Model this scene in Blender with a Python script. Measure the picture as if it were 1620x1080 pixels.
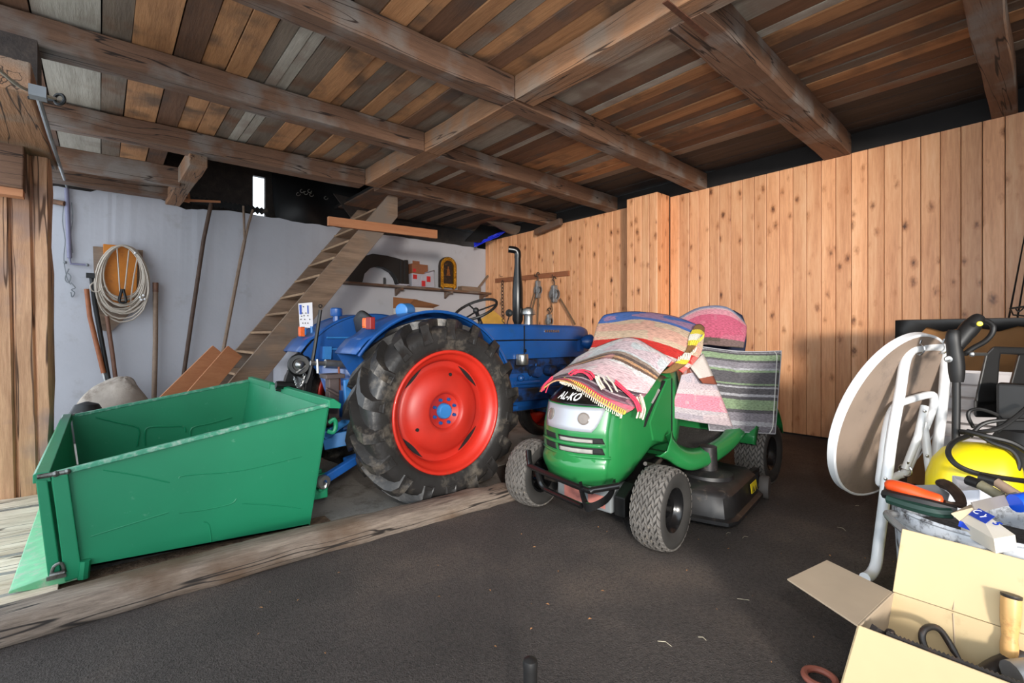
import bpy, math, random
from mathutils import Vector, Matrix
random.seed(7)
S = bpy.context.scene
for o in list(bpy.data.objects): bpy.data.objects.remove(o)
V = Vector
# ---------------------------------------------------------------- camera, world, light, exposure
EYE = 1.15
AZ = math.atan(650/765)
FX, FY = math.sin(AZ), math.cos(AZ)
cam = bpy.data.cameras.new('camera'); cam.lens = 17; cam.sensor_width = 36
cam.shift_y = -10/1620; cam.clip_start = .05
co = bpy.data.objects.new('camera', cam); S.collection.objects.link(co)
co.location = (0, 0, EYE); co.rotation_euler = (math.pi/2, 0, -AZ); S.camera = co
S.view_settings.view_transform = 'Standard'; S.view_settings.look = 'None'
S.view_settings.gamma = 1; S.view_settings.use_curve_mapping = False
S.view_settings.exposure = 0.0
w = bpy.data.worlds.new('overcast_sky'); S.world = w; w.use_nodes = True
w.node_tree.nodes['Background'].inputs[0].default_value = (.80, .90, 1.0, 1)
w.node_tree.nodes['Background'].inputs[1].default_value = 2.7
def spot(name, loc, aim, energy, size, angle, blend, col=(1,1,1)):
    l = bpy.data.lights.new(name, 'SPOT'); l.energy = energy; l.shadow_soft_size = size
    l.spot_size = math.radians(angle); l.spot_blend = blend; l.color = col
    o = bpy.data.objects.new(name, l); S.collection.objects.link(o); o.location = loc
    o.rotation_euler = (V(aim)-V(loc)).to_track_quat('-Z', 'Y').to_euler(); return o
# the photographer's flash, held over the camera
spot('camera_flash', (.12, -.12, 1.45), (4.6, 4.2, 1.3), 190, .05, 100, 1.0, (1, .95, .88))
# added spot far behind left, imitates the broad light on the pine wall
spot('added_key_spot', (-6.0, -9.0, 2.5), (6.1, 3.9, 1.25), 9400, .8, 38, 1.0, (1, .93, .84))
# ---------------------------------------------------------------- helpers
def P(px, py, X=None, Y=None, Z=None, d=None):
    """where a sight line meets a plane of the room (X, Y or Z given) or a depth d"""
    u = (px-810)/765; v = (530-py)/765
    dx, dy = FX+u*FY, FY-u*FX
    if X is not None: d = X/dx
    elif Y is not None: d = Y/dy
    elif Z is not None: d = (Z-EYE)/v
    return V((dx*d, dy*d, EYE+v*d))
class MB:
    def __init__(s): s.v = []; s.f = []; s.m = []; s.uv = None; s.sm = []
    def add(s, vs, fs, mi=0):
        b = len(s.v); s.v += [V(p) for p in vs]; s.f += [tuple(i+b for i in f) for f in fs]; s.m += [mi]*len(fs)
    def hexa(s, p, mi=0):   # 8 points: bottom loop 0-3, top loop 4-7
        s.add(p, [(3,2,1,0),(4,5,6,7),(0,1,5,4),(1,2,6,5),(2,3,7,6),(3,0,4,7)], mi)
    def box(s, x0, x1, y0, y1, z0, z1, mi=0):
        if x0 > x1: x0, x1 = x1, x0
        if y0 > y1: y0, y1 = y1, y0
        if z0 > z1: z0, z1 = z1, z0
        s.hexa([(x0,y0,z0),(x1,y0,z0),(x1,y1,z0),(x0,y1,z0),(x0,y0,z1),(x1,y0,z1),(x1,y1,z1),(x0,y1,z1)], mi); return s
    def beam(s, a, b, w, h, up=(0,0,1), mi=0, jit=0):
        a, b = V(a), V(b); t = (b-a).normalized(); up = V(up)
        x = t.cross(up)
        if x.length < 1e-4: x = t.cross(V((1,0,0)))
        x.normalize(); y = x.cross(t).normalized(); L = (b-a).length
        n = max(1, int(L/.35)) if jit else 1; rows = []
        for i in range(n+1):
            c = a+(b-a)*i/n + (x*random.uniform(-jit, jit)+y*random.uniform(-jit, jit) if jit and 0 < i < n else V())
            ww, hh = w/2+random.uniform(-jit, jit)*.6, h/2+random.uniform(-jit, jit)*.6
            rows.append([c-x*ww-y*hh, c+x*ww-y*hh, c+x*ww+y*hh, c-x*ww+y*hh])
        s.loft(rows, True, mi); return s
    def loft(s, rows, closed=True, mi=0, caps=True):
        n = len(rows[0]); vs = [p for r in rows for p in r]; fs = []
        for i in range(len(rows)-1):
            for j in range(n if closed else n-1):
                k = (j+1) % n; fs.append((i*n+j, i*n+k, (i+1)*n+k, (i+1)*n+j))
        if caps and closed: fs += [tuple(range(n-1, -1, -1)), tuple((len(rows)-1)*n+j for j in range(n))]
        s.add(vs, fs, mi); return s
    def tube(s, pts, r, n=8, mi=0, closed=False, smooth=0):
        pts = [V(p) for p in pts]
        if smooth: pts = spline(pts, smooth, closed)
        m = len(pts); rows = []; prev = None
        for i, p in enumerate(pts):
            a = pts[(i-1) % m] if (i or closed) else p; b = pts[(i+1) % m] if (i < m-1 or closed) else p
            t = (b-a).normalized()
            if prev is None:
                x = t.cross(V((0,0,1)))
                if x.length < .05: x = t.cross(V((1,0,0)))
            else: x = prev - t*prev.dot(t)
            x.normalize(); prev = x; y = t.cross(x)
            rr = r[min(i, len(r)-1)] if isinstance(r, (list, tuple)) else r
            rows.append([p+(x*math.cos(q)+y*math.sin(q))*rr for q in (2*math.pi*j/n for j in range(n))])
        if closed: rows.append(rows[0])
        s.loft(rows, True, mi, caps=not closed); return s
    def lathe(s, prof, c, axis, n=24, mi=0, arc=None, cap=False):
        """prof [(radius, height along axis)]"""
        a = V(axis).normalized(); x = a.orthogonal().normalized(); y = a.cross(x); c = V(c); rows = []
        for r, h in prof:
            rows.append([c+a*h+(x*math.cos(q)+y*math.sin(q))*r for q in (2*math.pi*j/n for j in range(n))])
        s.loft(rows, True, mi, caps=cap); return s
    def prism(s, poly, off, mi=0):
        poly = [V(p) for p in poly]; off = V(off); n = len(poly)
        s.add(poly+[p+off for p in poly], [tuple(range(n-1,-1,-1)), tuple(range(n,2*n))]+[(i,(i+1)%n,(i+1)%n+n,i+n) for i in range(n)], mi); return s
    def grid(s, rows, mi=0):
        n = len(rows[0]); m = len(rows); b = len(s.v)
        s.loft(rows, False, mi, caps=False)
        if s.uv is None: s.uv = {}
        for i in range(m):
            for j in range(n): s.uv[b+i*n+j] = (j/(n-1), 1-i/(m-1))
        return s
    def sphere(s, c, r, n=12, mi=0, sc=(1,1,1)):
        c = V(c); k = n//2
        rows = [[c+V((r*sc[0]*math.sin(a)*math.cos(q), r*sc[1]*math.sin(a)*math.sin(q), r*sc[2]*math.cos(a))) for q in (2*math.pi*j/n for j in range(n))] for a in (math.pi*i/k for i in range(k+1))]
        s.loft(rows, True, mi, caps=False); return s
    def build(s, name, mat, parent=None, smooth=False, bevel=0, solid=0, sub=0, top=None, local=False, seg=2):
        me = bpy.data.meshes.new(name)
        if parent is not None: org = V() if local else WL[parent]
        elif top is not None: org = V(top)
        else:
            mn = [min(p[i] for p in s.v) for i in range(3)]; mx = [max(p[i] for p in s.v) for i in range(3)]
            org = V(((mn[0]+mx[0])/2, (mn[1]+mx[1])/2, mn[2]))
        me.from_pydata([p-org for p in s.v], [], s.f); me.update()
        if s.uv:
            ul = me.uv_layers.new(name='UVMap')
            for lp in me.loops: ul.data[lp.index].uv = s.uv.get(lp.vertex_index, (0, 0))
        for m_ in (mat if isinstance(mat, (list, tuple)) else [mat]): me.materials.append(m_)
        me.polygons.foreach_set('material_index', s.m)
        o = bpy.data.objects.new(name, me); S.collection.objects.link(o); WL[o] = org
        if parent is not None: o.parent = parent
        else: o.location = org
        if smooth:
            me.polygons.foreach_set('use_smooth', [True]*len(me.polygons))
            if smooth != 'all': me.set_sharp_from_angle(angle=math.radians(42))
        if sub: md = o.modifiers.new('sub', 'SUBSURF'); md.levels = md.render_levels = sub
        if solid: md = o.modifiers.new('solid', 'SOLIDIFY'); md.thickness = solid; md.offset = 0
        if bevel:
            md = o.modifiers.new('bevel', 'BEVEL'); md.width = bevel; md.segments = seg; md.limit_method = 'ANGLE'; md.angle_limit = math.radians(40)
        return o
WL = {}
def spline(pts, k, closed=False):
    out = []; m = len(pts); rng = m if closed else m-1
    g = (lambda i: pts[i % m]) if closed else (lambda i: pts[max(0, min(m-1, i))])
    for i in range(rng):
        p0, p1, p2, p3 = g(i-1), g(i), g(i+1), g(i+2)
        for j in range(k):
            t = j/k
            out.append(.5*((2*p1)+(p2-p0)*t+(2*p0-5*p1+4*p2-p3)*t*t+(3*p1-p0-3*p2+p3)*t**3))
    if not closed: out.append(pts[-1])
    return out
def patch(ctrl, k=5):
    """smooth grid through a net of points"""
    rows = [spline([V(p) for p in r], k) for r in ctrl]
    cols = [spline([r[j] for r in rows], k) for j in range(len(rows[0]))]
    return [[cols[j][i] for j in range(len(cols))] for i in range(len(cols[0]))]
def tag(o, label, cat, group=None):
    o['label'] = label; o['category'] = cat
    if group: o['group'] = group
    return o
def thing(name, label, cat, loc, group=None, rz=0):
    o = bpy.data.objects.new(name, None); S.collection.objects.link(o); o.location = loc; o.rotation_euler.z = rz
    o.empty_display_size = .1; WL[o] = V(loc); return tag(o, label, cat, group)
def struct(o): o['kind'] = 'structure'; return o
def stuff(o): o['kind'] = 'stuff'; return o
# ---------------------------------------------------------------- materials
def nodes(name):
    m = bpy.data.materials.new(name); m.use_nodes = True; nt = m.node_tree
    return m, nt, nt.nodes['Principled BSDF'], nt.links
def N(nt, t, **k):
    n = nt.nodes.new(t)
    for a, b in k.items():
        if a.startswith('i_'): n.inputs[int(a[2:]) if a[2:].isdigit() else a[2:]].default_value = b
        else: setattr(n, a, b)
    return n
def ramp(nt, stops, interp='LINEAR'):
    r = nt.nodes.new('ShaderNodeValToRGB'); e = r.color_ramp; e.interpolation = interp
    while len(e.elements) > 1: e.elements.remove(e.elements[-1])
    e.elements[0].position = stops[0][0]; e.elements[0].color = (*stops[0][1], 1)
    for p, c in stops[1:]:
        x = e.elements.new(p); x.color = (*c, 1)
    return r
def sr(r, g, b):
    f = lambda c: (c/255/12.92) if c/255 <= .04045 else ((c/255+.055)/1.055)**2.4
    return (f(r), f(g), f(b))
def mix(nt, L, a, b, fac, mode='MIX'):
    n = N(nt, 'ShaderNodeMix', data_type='RGBA', blend_type=mode)
    for i, s_ in ((0, fac), (6, a), (7, b)):
        if hasattr(s_, 'is_linked') or hasattr(s_, 'links'): L.new(s_, n.inputs[i])
        else: n.inputs[i].default_value = s_ if i == 0 else (*s_, 1)
    return n.outputs[2]
def paint(name, col, rough=.5, metal=0, vary=.12, scale=8, bump=0, bscale=60, dirt=None, dirt_amt=.5, dscale=4, coat=0):
    m, nt, b, L = nodes(name)
    tc = N(nt, 'ShaderNodeTexCoord'); n1 = N(nt, 'ShaderNodeTexNoise', i_Scale=scale, i_Detail=4.0)
    L.new(tc.outputs['Object'], n1.inputs['Vector'])
    d = tuple(c*(1-vary) for c in col); u = tuple(min(1, c*(1+vary)) for c in col)
    r = ramp(nt, [(.3, d), (.7, u)]); L.new(n1.outputs[0], r.inputs[0]); c = r.outputs[0]
    if dirt:
        n2 = N(nt, 'ShaderNodeTexNoise', i_Scale=dscale, i_Detail=8.0, i_Roughness=.7); L.new(tc.outputs['Object'], n2.inputs['Vector'])
        r2 = ramp(nt, [(1-dirt_amt-.08, (0,0,0)), (1-dirt_amt+.08, (1,1,1))]); L.new(n2.outputs[0], r2.inputs[0])
        c = mix(nt, L, c, dirt, r2.outputs[0])
    L.new(c, b.inputs['Base Color']); b.inputs['Roughness'].default_value = rough; b.inputs['Metallic'].default_value = metal
    if coat: b.inputs['Coat Weight'].default_value = coat
    if bump:
        n3 = N(nt, 'ShaderNodeTexNoise', i_Scale=bscale, i_Detail=6.0); L.new(tc.outputs['Object'], n3.inputs['Vector'])
        bp = N(nt, 'ShaderNodeBump', i_Strength=bump, i_Distance=.02); L.new(n3.outputs[0], bp.inputs['Height']); L.new(bp.outputs[0], b.inputs['Normal'])
    return m
def wood(name, stops, axis='X', scale=1.0, rough=.75, vary=.25, knots=0, bump=.35, cracks=.0, streak=None):
    """long-grained wood; grain runs along axis of the object"""
    m, nt, b, L = nodes(name)
    tc = N(nt, 'ShaderNodeTexCoord'); oi = N(nt, 'ShaderNodeObjectInfo')
    add = N(nt, 'ShaderNodeVectorMath', operation='ADD'); mul = N(nt, 'ShaderNodeVectorMath', operation='SCALE'); mul.inputs['Scale'].default_value = 37
    comb = N(nt, 'ShaderNodeCombineXYZ'); [L.new(oi.outputs['Random'], comb.inputs[i]) for i in range(3)]
    L.new(comb.outputs[0], mul.inputs[0]); L.new(tc.outputs['Object'], add.inputs[0]); L.new(mul.outputs[0], add.inputs[1])
    sc = [4.5*scale]*3; sc['XYZ'.index(axis)] = .4*scale
    mp = N(nt, 'ShaderNodeMapping'); mp.inputs['Scale'].default_value = sc; L.new(add.outputs[0], mp.inputs[0])
    n1 = N(nt, 'ShaderNodeTexNoise', i_Scale=1.6, i_Detail=6.0, i_Roughness=.6, i_Distortion=.4); L.new(mp.outputs[0], n1.inputs['Vector'])
    n2 = N(nt, 'ShaderNodeTexNoise', i_Scale=12.0, i_Detail=5.0, i_Roughness=.7, i_Distortion=.2); L.new(mp.outputs[0], n2.inputs['Vector'])
    n4 = N(nt, 'ShaderNodeTexNoise', i_Scale=2.5, i_Detail=5.0); L.new(add.outputs[0], n4.inputs['Vector'])
    ad = N(nt, 'ShaderNodeMath', operation='MULTIPLY_ADD'); ad.inputs[1].default_value = .6; L.new(n2.outputs[0], ad.inputs[0])
    sb = N(nt, 'ShaderNodeMath', operation='MULTIPLY_ADD'); sb.inputs[1].default_value = .9; L.new(n1.outputs[0], sb.inputs[0]); L.new(ad.outputs[0], sb.inputs[2])
    ad.inputs[2].default_value = -.32
    r = ramp(nt, stops); L.new(sb.outputs[0], r.inputs[0]); c = r.outputs[0]
    if streak:
        rs = ramp(nt, [(.5, (0,0,0)), (.66, (1,1,1))]); L.new(n4.outputs[0], rs.inputs[0]); c = mix(nt, L, c, streak, rs.outputs[0])
    hs = N(nt, 'ShaderNodeHueSaturation'); mr = N(nt, 'ShaderNodeMapRange'); mr.inputs[3].default_value = 1-vary; mr.inputs[4].default_value = 1+vary
    L.new(oi.outputs['Random'], mr.inputs[0]); L.new(mr.outputs[0], hs.inputs['Value']); L.new(c, hs.inputs['Color']); c = hs.outputs[0]
    if knots:
        k = [8.2]*3; k['XYZ'.index(axis)] = 4.4
        mk = N(nt, 'ShaderNodeMapping'); mk.inputs['Scale'].default_value = k; L.new(add.outputs[0], mk.inputs[0])
        nd = N(nt, 'ShaderNodeTexNoise', i_Scale=6.0); L.new(mk.outputs[0], nd.inputs['Vector'])
        mx = N(nt, 'ShaderNodeVectorMath', operation='MULTIPLY_ADD'); mx.inputs[1].default_value = (.28,)*3; L.new(nd.outputs['Color'], mx.inputs[0]); L.new(mk.outputs[0], mx.inputs[2])
        vo = N(nt, 'ShaderNodeTexVoronoi', i_Scale=1.0); L.new(mx.outputs[0], vo.inputs['Vector'])
        rk = ramp(nt, [(0, (1,1,1)), (.05*knots, (.9,.9,.9)), (.10*knots, (.6,.6,.6)), (.19*knots, (0,0,0))])
        sz = N(nt, 'ShaderNodeMath', operation='MULTIPLY_ADD'); sz.inputs[1].default_value = .15; sepc = N(nt, 'ShaderNodeSeparateColor'); L.new(vo.outputs['Color'], sepc.inputs[0]); L.new(sepc.outputs[0], sz.inputs[0]); L.new(vo.outputs['Distance'], sz.inputs[2]); L.new(sz.outputs[0], rk.inputs[0])
        rkc = ramp(nt, [(.035*knots, sr(64,32,16)), (.085*knots, sr(124,66,30)), (.13*knots, sr(176,108,60))]); L.new(sz.outputs[0], rkc.inputs[0]); c = mix(nt, L, c, rkc.outputs[0], rk.outputs[0])
    if cracks:
        kc = [9.0]*3; kc['XYZ'.index(axis)] = .45
        mc = N(nt, 'ShaderNodeMapping'); mc.inputs['Scale'].default_value = kc; L.new(add.outputs[0], mc.inputs[0])
        vc = N(nt, 'ShaderNodeTexNoise', i_Scale=1.0, i_Detail=2.5, i_Roughness=.5); L.new(mc.outputs[0], vc.inputs['Vector'])
        wd = .004+.010*cracks
        rc = ramp(nt, [(.5-wd*1.6, (0,0,0)), (.5-wd*.5, (1,1,1)), (.5+wd*.5, (1,1,1)), (.5+wd*1.6, (0,0,0))]); L.new(vc.outputs[0], rc.inputs[0])
        c = mix(nt, L, c, tuple(x*.3 for x in stops[0][1]), rc.outputs[0])
    L.new(c, b.inputs['Base Color']); b.inputs['Roughness'].default_value = rough
    bp = N(nt, 'ShaderNodeBump', i_Strength=bump, i_Distance=.012); L.new(n2.outputs[0], bp.inputs['Height']); L.new(bp.outputs[0], b.inputs['Normal'])
    return m
def stripes(name, stops, axis='Y', blotch=.25, rough=.95, weave=900, patch_scale=5, pc=None):
    m, nt, b, L = nodes(name)
    uv = N(nt, 'ShaderNodeUVMap'); sp = N(nt, 'ShaderNodeSeparateXYZ'); L.new(uv.outputs[0], sp.inputs[0])
    nz = N(nt, 'ShaderNodeTexNoise', i_Scale=160.0, i_Detail=2.0); tc = N(nt, 'ShaderNodeTexCoord'); L.new(tc.outputs['Object'], nz.inputs['Vector'])
    ma = N(nt, 'ShaderNodeMath', operation='MULTIPLY_ADD'); ma.inputs[1].default_value = .02; L.new(nz.outputs[0], ma.inputs[0]); L.new(sp.outputs[axis], ma.inputs[2])
    sb = N(nt, 'ShaderNodeMath', operation='SUBTRACT'); sb.inputs[1].default_value = .01; L.new(ma.outputs[0], sb.inputs[0])
    r = ramp(nt, stops, 'CONSTANT'); L.new(sb.outputs[0], r.inputs[0]); c = r.outputs[0]
    mp = N(nt, 'ShaderNodeMapping'); mp.inputs['Scale'].default_value = (4.2, 9, 1) if axis == 'Y' else (9, 4.2, 1); L.new(uv.outputs[0], mp.inputs[0])
    v = N(nt, 'ShaderNodeTexVoronoi', distance='CHEBYCHEV'); v.inputs['Scale'].default_value = 1; L.new(mp.outputs[0], v.inputs['Vector'])
    rr = ramp(nt, [(.35, (.55,.55,.55)), (.65, (1,1,1))]); L.new(v.outputs['Color'], rr.inputs[0])
    c = mix(nt, L, c, pc or (1, 1, 1), .0) if not pc else c
    if pc:
        rp = ramp(nt, [(.45, (0,0,0)), (.55, (blotch,)*3)]); L.new(v.outputs['Color'], rp.inputs[0]); c = mix(nt, L, c, pc, rp.outputs[0])
    sm = [70, 300, 1] if axis == 'Y' else [300, 70, 1]
    mf = N(nt, 'ShaderNodeMapping'); mf.inputs['Scale'].default_value = sm if weave else (1,1,1); L.new(uv.outputs[0], mf.inputs[0])
    nf = N(nt, 'ShaderNodeTexNoise', i_Scale=.35, i_Detail=3.0); L.new(mf.outputs[0], nf.inputs['Vector'])
    rf = ramp(nt, [(.38, (.50,)*3), (.58, (1.0,)*3)]); L.new(nf.outputs[0], rf.inputs[0])
    c = mix(nt, L, c, rf.outputs[0], .8, 'MULTIPLY')
    L.new(c, b.inputs['Base Color']); b.inputs['Roughness'].default_value = rough
    bp = N(nt, 'ShaderNodeBump', i_Strength=.5, i_Distance=.004); L.new(nf.outputs[0], bp.inputs['Height']); L.new(bp.outputs[0], b.inputs['Normal'])
    return m
def text(body, name, mat, size, loc, ex, ey, parent=None, ext=.002, local=False, bold=0, shear=0, wrap=None):
    """flat raised letters; ex = reading direction, ey = up direction"""
    c = bpy.data.curves.new(name, 'FONT'); c.body = body; c.size = size; c.extrude = ext; c.offset = bold; c.shear = shear; c.space_character = 1.1; c.align_x = 'CENTER'; c.align_y = 'CENTER'
    t = bpy.data.objects.new('tmp', c); S.collection.objects.link(t)
    dg = bpy.context.evaluated_depsgraph_get(); me = bpy.data.meshes.new_from_object(t.evaluated_get(dg)); bpy.data.objects.remove(t)
    ex, ey = V(ex).normalized(), V(ey).normalized(); ez = ex.cross(ey)
    me.transform(Matrix.Translation(V(loc)-(V() if local or parent is None else WL[parent])) @ Matrix((ex, ey, ez)).transposed().to_4x4())
    if wrap: 
        for vt in me.vertices: vt.co = wrap(vt.co)
    me.name = name; me.materials.clear(); me.materials.append(mat)
    o = bpy.data.objects.new(name, me); S.collection.objects.link(o)
    if parent is not None: o.parent = parent
    return o
old = lambda nm, a, b_, ax, **k: wood(nm, [(.2, sr(*a)), (.8, sr(*b_))], ax, **k)
M = {}
M['asphalt'] = None
def asphalt():
    m, nt, b, L = nodes('asphalt'); tc = N(nt, 'ShaderNodeTexCoord')
    n0 = N(nt, 'ShaderNodeTexNoise', i_Scale=1.1, i_Detail=6.0, i_Roughness=.6); n1 = N(nt, 'ShaderNodeTexNoise', i_Scale=60.0, i_Detail=5.0, i_Roughness=.75); n2 = N(nt, 'ShaderNodeTexNoise', i_Scale=150.0, i_Detail=3.0)
    n3 = N(nt, 'ShaderNodeTexNoise', i_Scale=210.0, i_Detail=2.0)
    for n in (n0, n1, n2, n3): L.new(tc.outputs['Object'], n.inputs['Vector'])
    r = ramp(nt, [(.3, sr(68,61,57)), (.5, sr(88,79,74)), (.72, sr(122,107,96))]); L.new(n0.outputs[0], r.inputs[0])
    r1 = ramp(nt, [(.36, (.35,.33,.33)), (.55, (1,1,1))]); L.new(n1.outputs[0], r1.inputs[0])
    c = mix(nt, L, r.outputs[0], r1.outputs[0], .75, 'MULTIPLY')
    r3 = ramp(nt, [(.70, (0,0,0)), (.74, (1,1,1))]); L.new(n3.outputs[0], r3.inputs[0]); c = mix(nt, L, c, sr(170,155,140), r3.outputs[0])
    L.new(c, b.inputs['Base Color']); b.inputs['Roughness'].default_value = .85
    ad = N(nt, 'ShaderNodeMath', operation='ADD'); L.new(n1.outputs[0], ad.inputs[0]); L.new(n2.outputs[0], ad.inputs[1])
    bp = N(nt, 'ShaderNodeBump', i_Strength=1.0, i_Distance=.022); L.new(ad.outputs[0], bp.inputs['Height']); L.new(bp.outputs[0], b.inputs['Normal']); return m
M['asphalt'] = asphalt()
M['concrete'] = paint('concrete', sr(150,145,138), .85, vary=.12, scale=2.2, bump=.3, bscale=60, dirt=sr(96,88,80), dirt_amt=.42, dscale=3)
M['plaster'] = paint('whitewashed_plaster', sr(190,190,196), .95, vary=.05, scale=1.3, bump=.12, bscale=14, dirt=sr(172,170,172), dirt_amt=.34, dscale=2.2)
M['dark'] = paint('dark_backing', sr(30,26,24), .9)  # near-black backing behind the boards and under the loft
M['pine'] = wood('pine_panel', [(.15, sr(194,130,88)), (.45, sr(226,164,118)), (.85, sr(246,200,156))], 'Z', 1.0, rough=.42, vary=.12, knots=2.0, bump=.08)
M['old_orange'] = wood('old_orange_board', [(.1, sr(132,90,58)), (.5, sr(186,134,90)), (.9, sr(204,156,112))], 'Y', vary=.12, streak=sr(110,84,64))
M['old_grey'] = wood('old_grey_board', [(.1, sr(92,80,70)), (.5, sr(132,116,100)), (.9, sr(156,138,120))], 'Y', vary=.15, streak=sr(120,84,60))
M['old_pale'] = wood('old_limewashed_board', [(.15, sr(140,130,116)), (.5, sr(180,172,158)), (.85, sr(200,194,180))], 'Y', vary=.08, streak=sr(150,134,120))
M['old_brown'] = wood('old_brown_board', [(.1, sr(78,54,40)), (.5, sr(122,86,62)), (.9, sr(150,108,80))], 'Y', vary=.15, streak=sr(92,76,66))
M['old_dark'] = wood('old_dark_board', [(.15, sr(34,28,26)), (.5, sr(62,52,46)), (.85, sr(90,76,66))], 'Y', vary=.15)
M['beam_x'] = wood('hewn_beam', [(.1, sr(80,57,44)), (.5, sr(120,88,67)), (.9, sr(146,110,86))], 'X', .8, vary=.1, cracks=.3, streak=sr(130,120,112), bump=.7)
M['beam_y'] = wood('hewn_cross_beam', [(.1, sr(104,74,52)), (.5, sr(154,112,80)), (.9, sr(178,134,98))], 'Y', .8, vary=.08, cracks=.3, streak=sr(136,118,102), bump=.7)
M['post'] = wood('weathered_post', [(.1, sr(150,104,74)), (.5, sr(206,160,124)), (.85, sr(232,200,166))], 'Z', .9, vary=.08, cracks=.9, streak=sr(150,122,110))
M['sill'] = wood('worn_sill', [(.2, sr(70,58,50)), (.5, sr(146,130,116)), (.8, sr(186,170,152))], 'X', 1.6, vary=.05, cracks=.3, bump=1.0, streak=sr(106,84,66))
M['log'] = wood('worn_log', [(.2, sr(170,146,120)), (.5, sr(232,214,192)), (.8, sr(246,236,222))], 'X', 1, vary=.1, cracks=.15, bump=.9)
M['step'] = wood('stair_wood', [(.15, sr(86,70,58)), (.5, sr(140,116,96)), (.85, sr(172,146,122))], 'X', .8, vary=.08, streak=sr(126,112,100))
M['stepy'] = wood('stair_tread_wood', [(.15, sr(96,74,56)), (.5, sr(156,126,98)), (.85, sr(190,160,126))], 'Y', .8, vary=.08)
M['lath'] = wood('planed_orange_lath', [(.15, sr(172,108,70)), (.85, sr(206,146,104))], 'X', .8, vary=.05)
# ---------------------------------------------------------------- floor
CE = 3.09      # underside of the beams
XR, YB = 6.1, 8.05
fl = MB()
nx = 14
fl.grid([[V((-2.6+i*.72, -2.3+j*.6, 0)) for i in range(14)] for j in range(19)]); fl.uv = None
floor = struct(fl.build('floor', M['asphalt'], top=(0,0,0)))
f2 = MB().prism([(-.7,2.72,-.1),(2.25,2.72,-.1),(2.6,3.3,-.1),(4.2,3.5,-.1),(4.6,YB+.3,-.1),(-.7,YB+.3,-.1)], (0,0,.104))
f2o = struct(f2.build('floor', M['concrete'], top=(0,0,0)))
M['soil'] = paint('trodden_soil', sr(122,98,78), .95, vary=.3, scale=30, bump=1.0, bscale=45, dirt=sr(90,70,54), dirt_amt=.45, dscale=14)
# worn baulks paving the doorway on the left
random.seed(3)
y = 2.80
while y < 5.2:
    wd = random.uniform(.24, .36); x1 = -.18+random.uniform(-.07, .12) - max(0, (y-3.4))*.05
    m = MB(); n = 14; rows = []
    for i in range(n+1):
        x = -2.6+(x1+2.6)*i/n; pr = []
        for a in range(7):
            q = a/6; pr.append(V((x, y+wd*(.02+.96*q)+random.uniform(-.006,.006), .0+.03*math.sin(math.pi*q)+random.uniform(-.009,.009))))
        rows.append(pr+[V((x, y+wd*.98, -.05)), V((x, y+.02*wd, -.05))])
    m.loft(rows, True); m.build('plank', M['log'], floor, smooth=True)
    y += wd
soil = MB(); rows = []
for i in range(26):
    rows.append([V((-.22+i*.052, 2.72+j*.03, .006+.03*max(0, math.sin(math.pi*min(1, j/6)))*random.uniform(.5, 1)*(1-.6*i/26))) for j in range(14)])
soil.grid(rows); soil.uv = None
tag(stuff(soil.build('soil_strip', M['soil'], smooth=True)), 'trodden brown soil and sawdust under the green transport box', 'soil')
# ---------------------------------------------------------------- sill timber across the floor
m = MB(); n = 46; rows = []
random.seed(5)
for i in range(n+1):
    x = -2.4+4.66*i/n; e = 1.0 if i < n-2 else .8
    j = lambda s=.008: random.uniform(-s, s)*(1.0 if x < .2 else 1.9)
    y0 = 2.585+.012*math.sin(x*2.1); y1 = 2.79+.01*math.sin(x*1.7+1); h = (.105+.008*math.sin(x*3))*e
    rows.append([V((x, y0-.03+j(), -.02)), V((x, y0-.022+j(.012), .022+j(.012))), V((x, y0+j(.012), .06+j(.012))), V((x, y0+.02+j(), h-.012+j())), V((x, y0+.05+j(), h+j(.004))), V((x, y1-.05+j(), h+j(.004))), V((x, y1-.01+j(), h-.02+j())), V((x, y1+.01, -.02))])
m.loft(rows); tag(m.build('timber_sill', M['sill'], smooth=True, sub=1), 'long worn grey timber sill lying across the floor between asphalt and concrete', 'timber')
# ---------------------------------------------------------------- back wall (white) and loft gap above it
wb = MB(); rows = []
top = [(-.7,2.95),(-.1,2.95),(.15,3.05),(.6,2.99),(.9,2.9),(1.3,2.955),(2.0,2.96),(2.6,2.945),(3.3,2.95),(4.2,2.945),(5.0,2.95),(6.1,2.93),(6.4,2.93)]
pts = []
for i in range(len(top)-1):
    (xa, za), (xb, zb) = top[i], top[i+1]
    for k in range(6): t = k/6; pts.append((xa+(xb-xa)*t, za+(zb-za)*t+random.uniform(-.012, .012)))
pts.append(top[-1])
wb.loft([[V((x, YB, 0)), V((x, YB, z*.5)), V((x, YB+random.uniform(-.003,.003), z)), V((x, YB+.35, z)), V((x, YB+.35, 0))] for x, z in pts])
wall_b = struct(wb.build('wall_back', M['plaster'], top=(0,0,0)))
wf = MB(); wf.box(2.2, XR+.3, -2.3, -2.2, 0, 3.3); struct(wf.build('wall_light_block', M['old_dark'], top=(0,0,0)))  # unseen wall stub, put in to keep daylight off the right side
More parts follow.
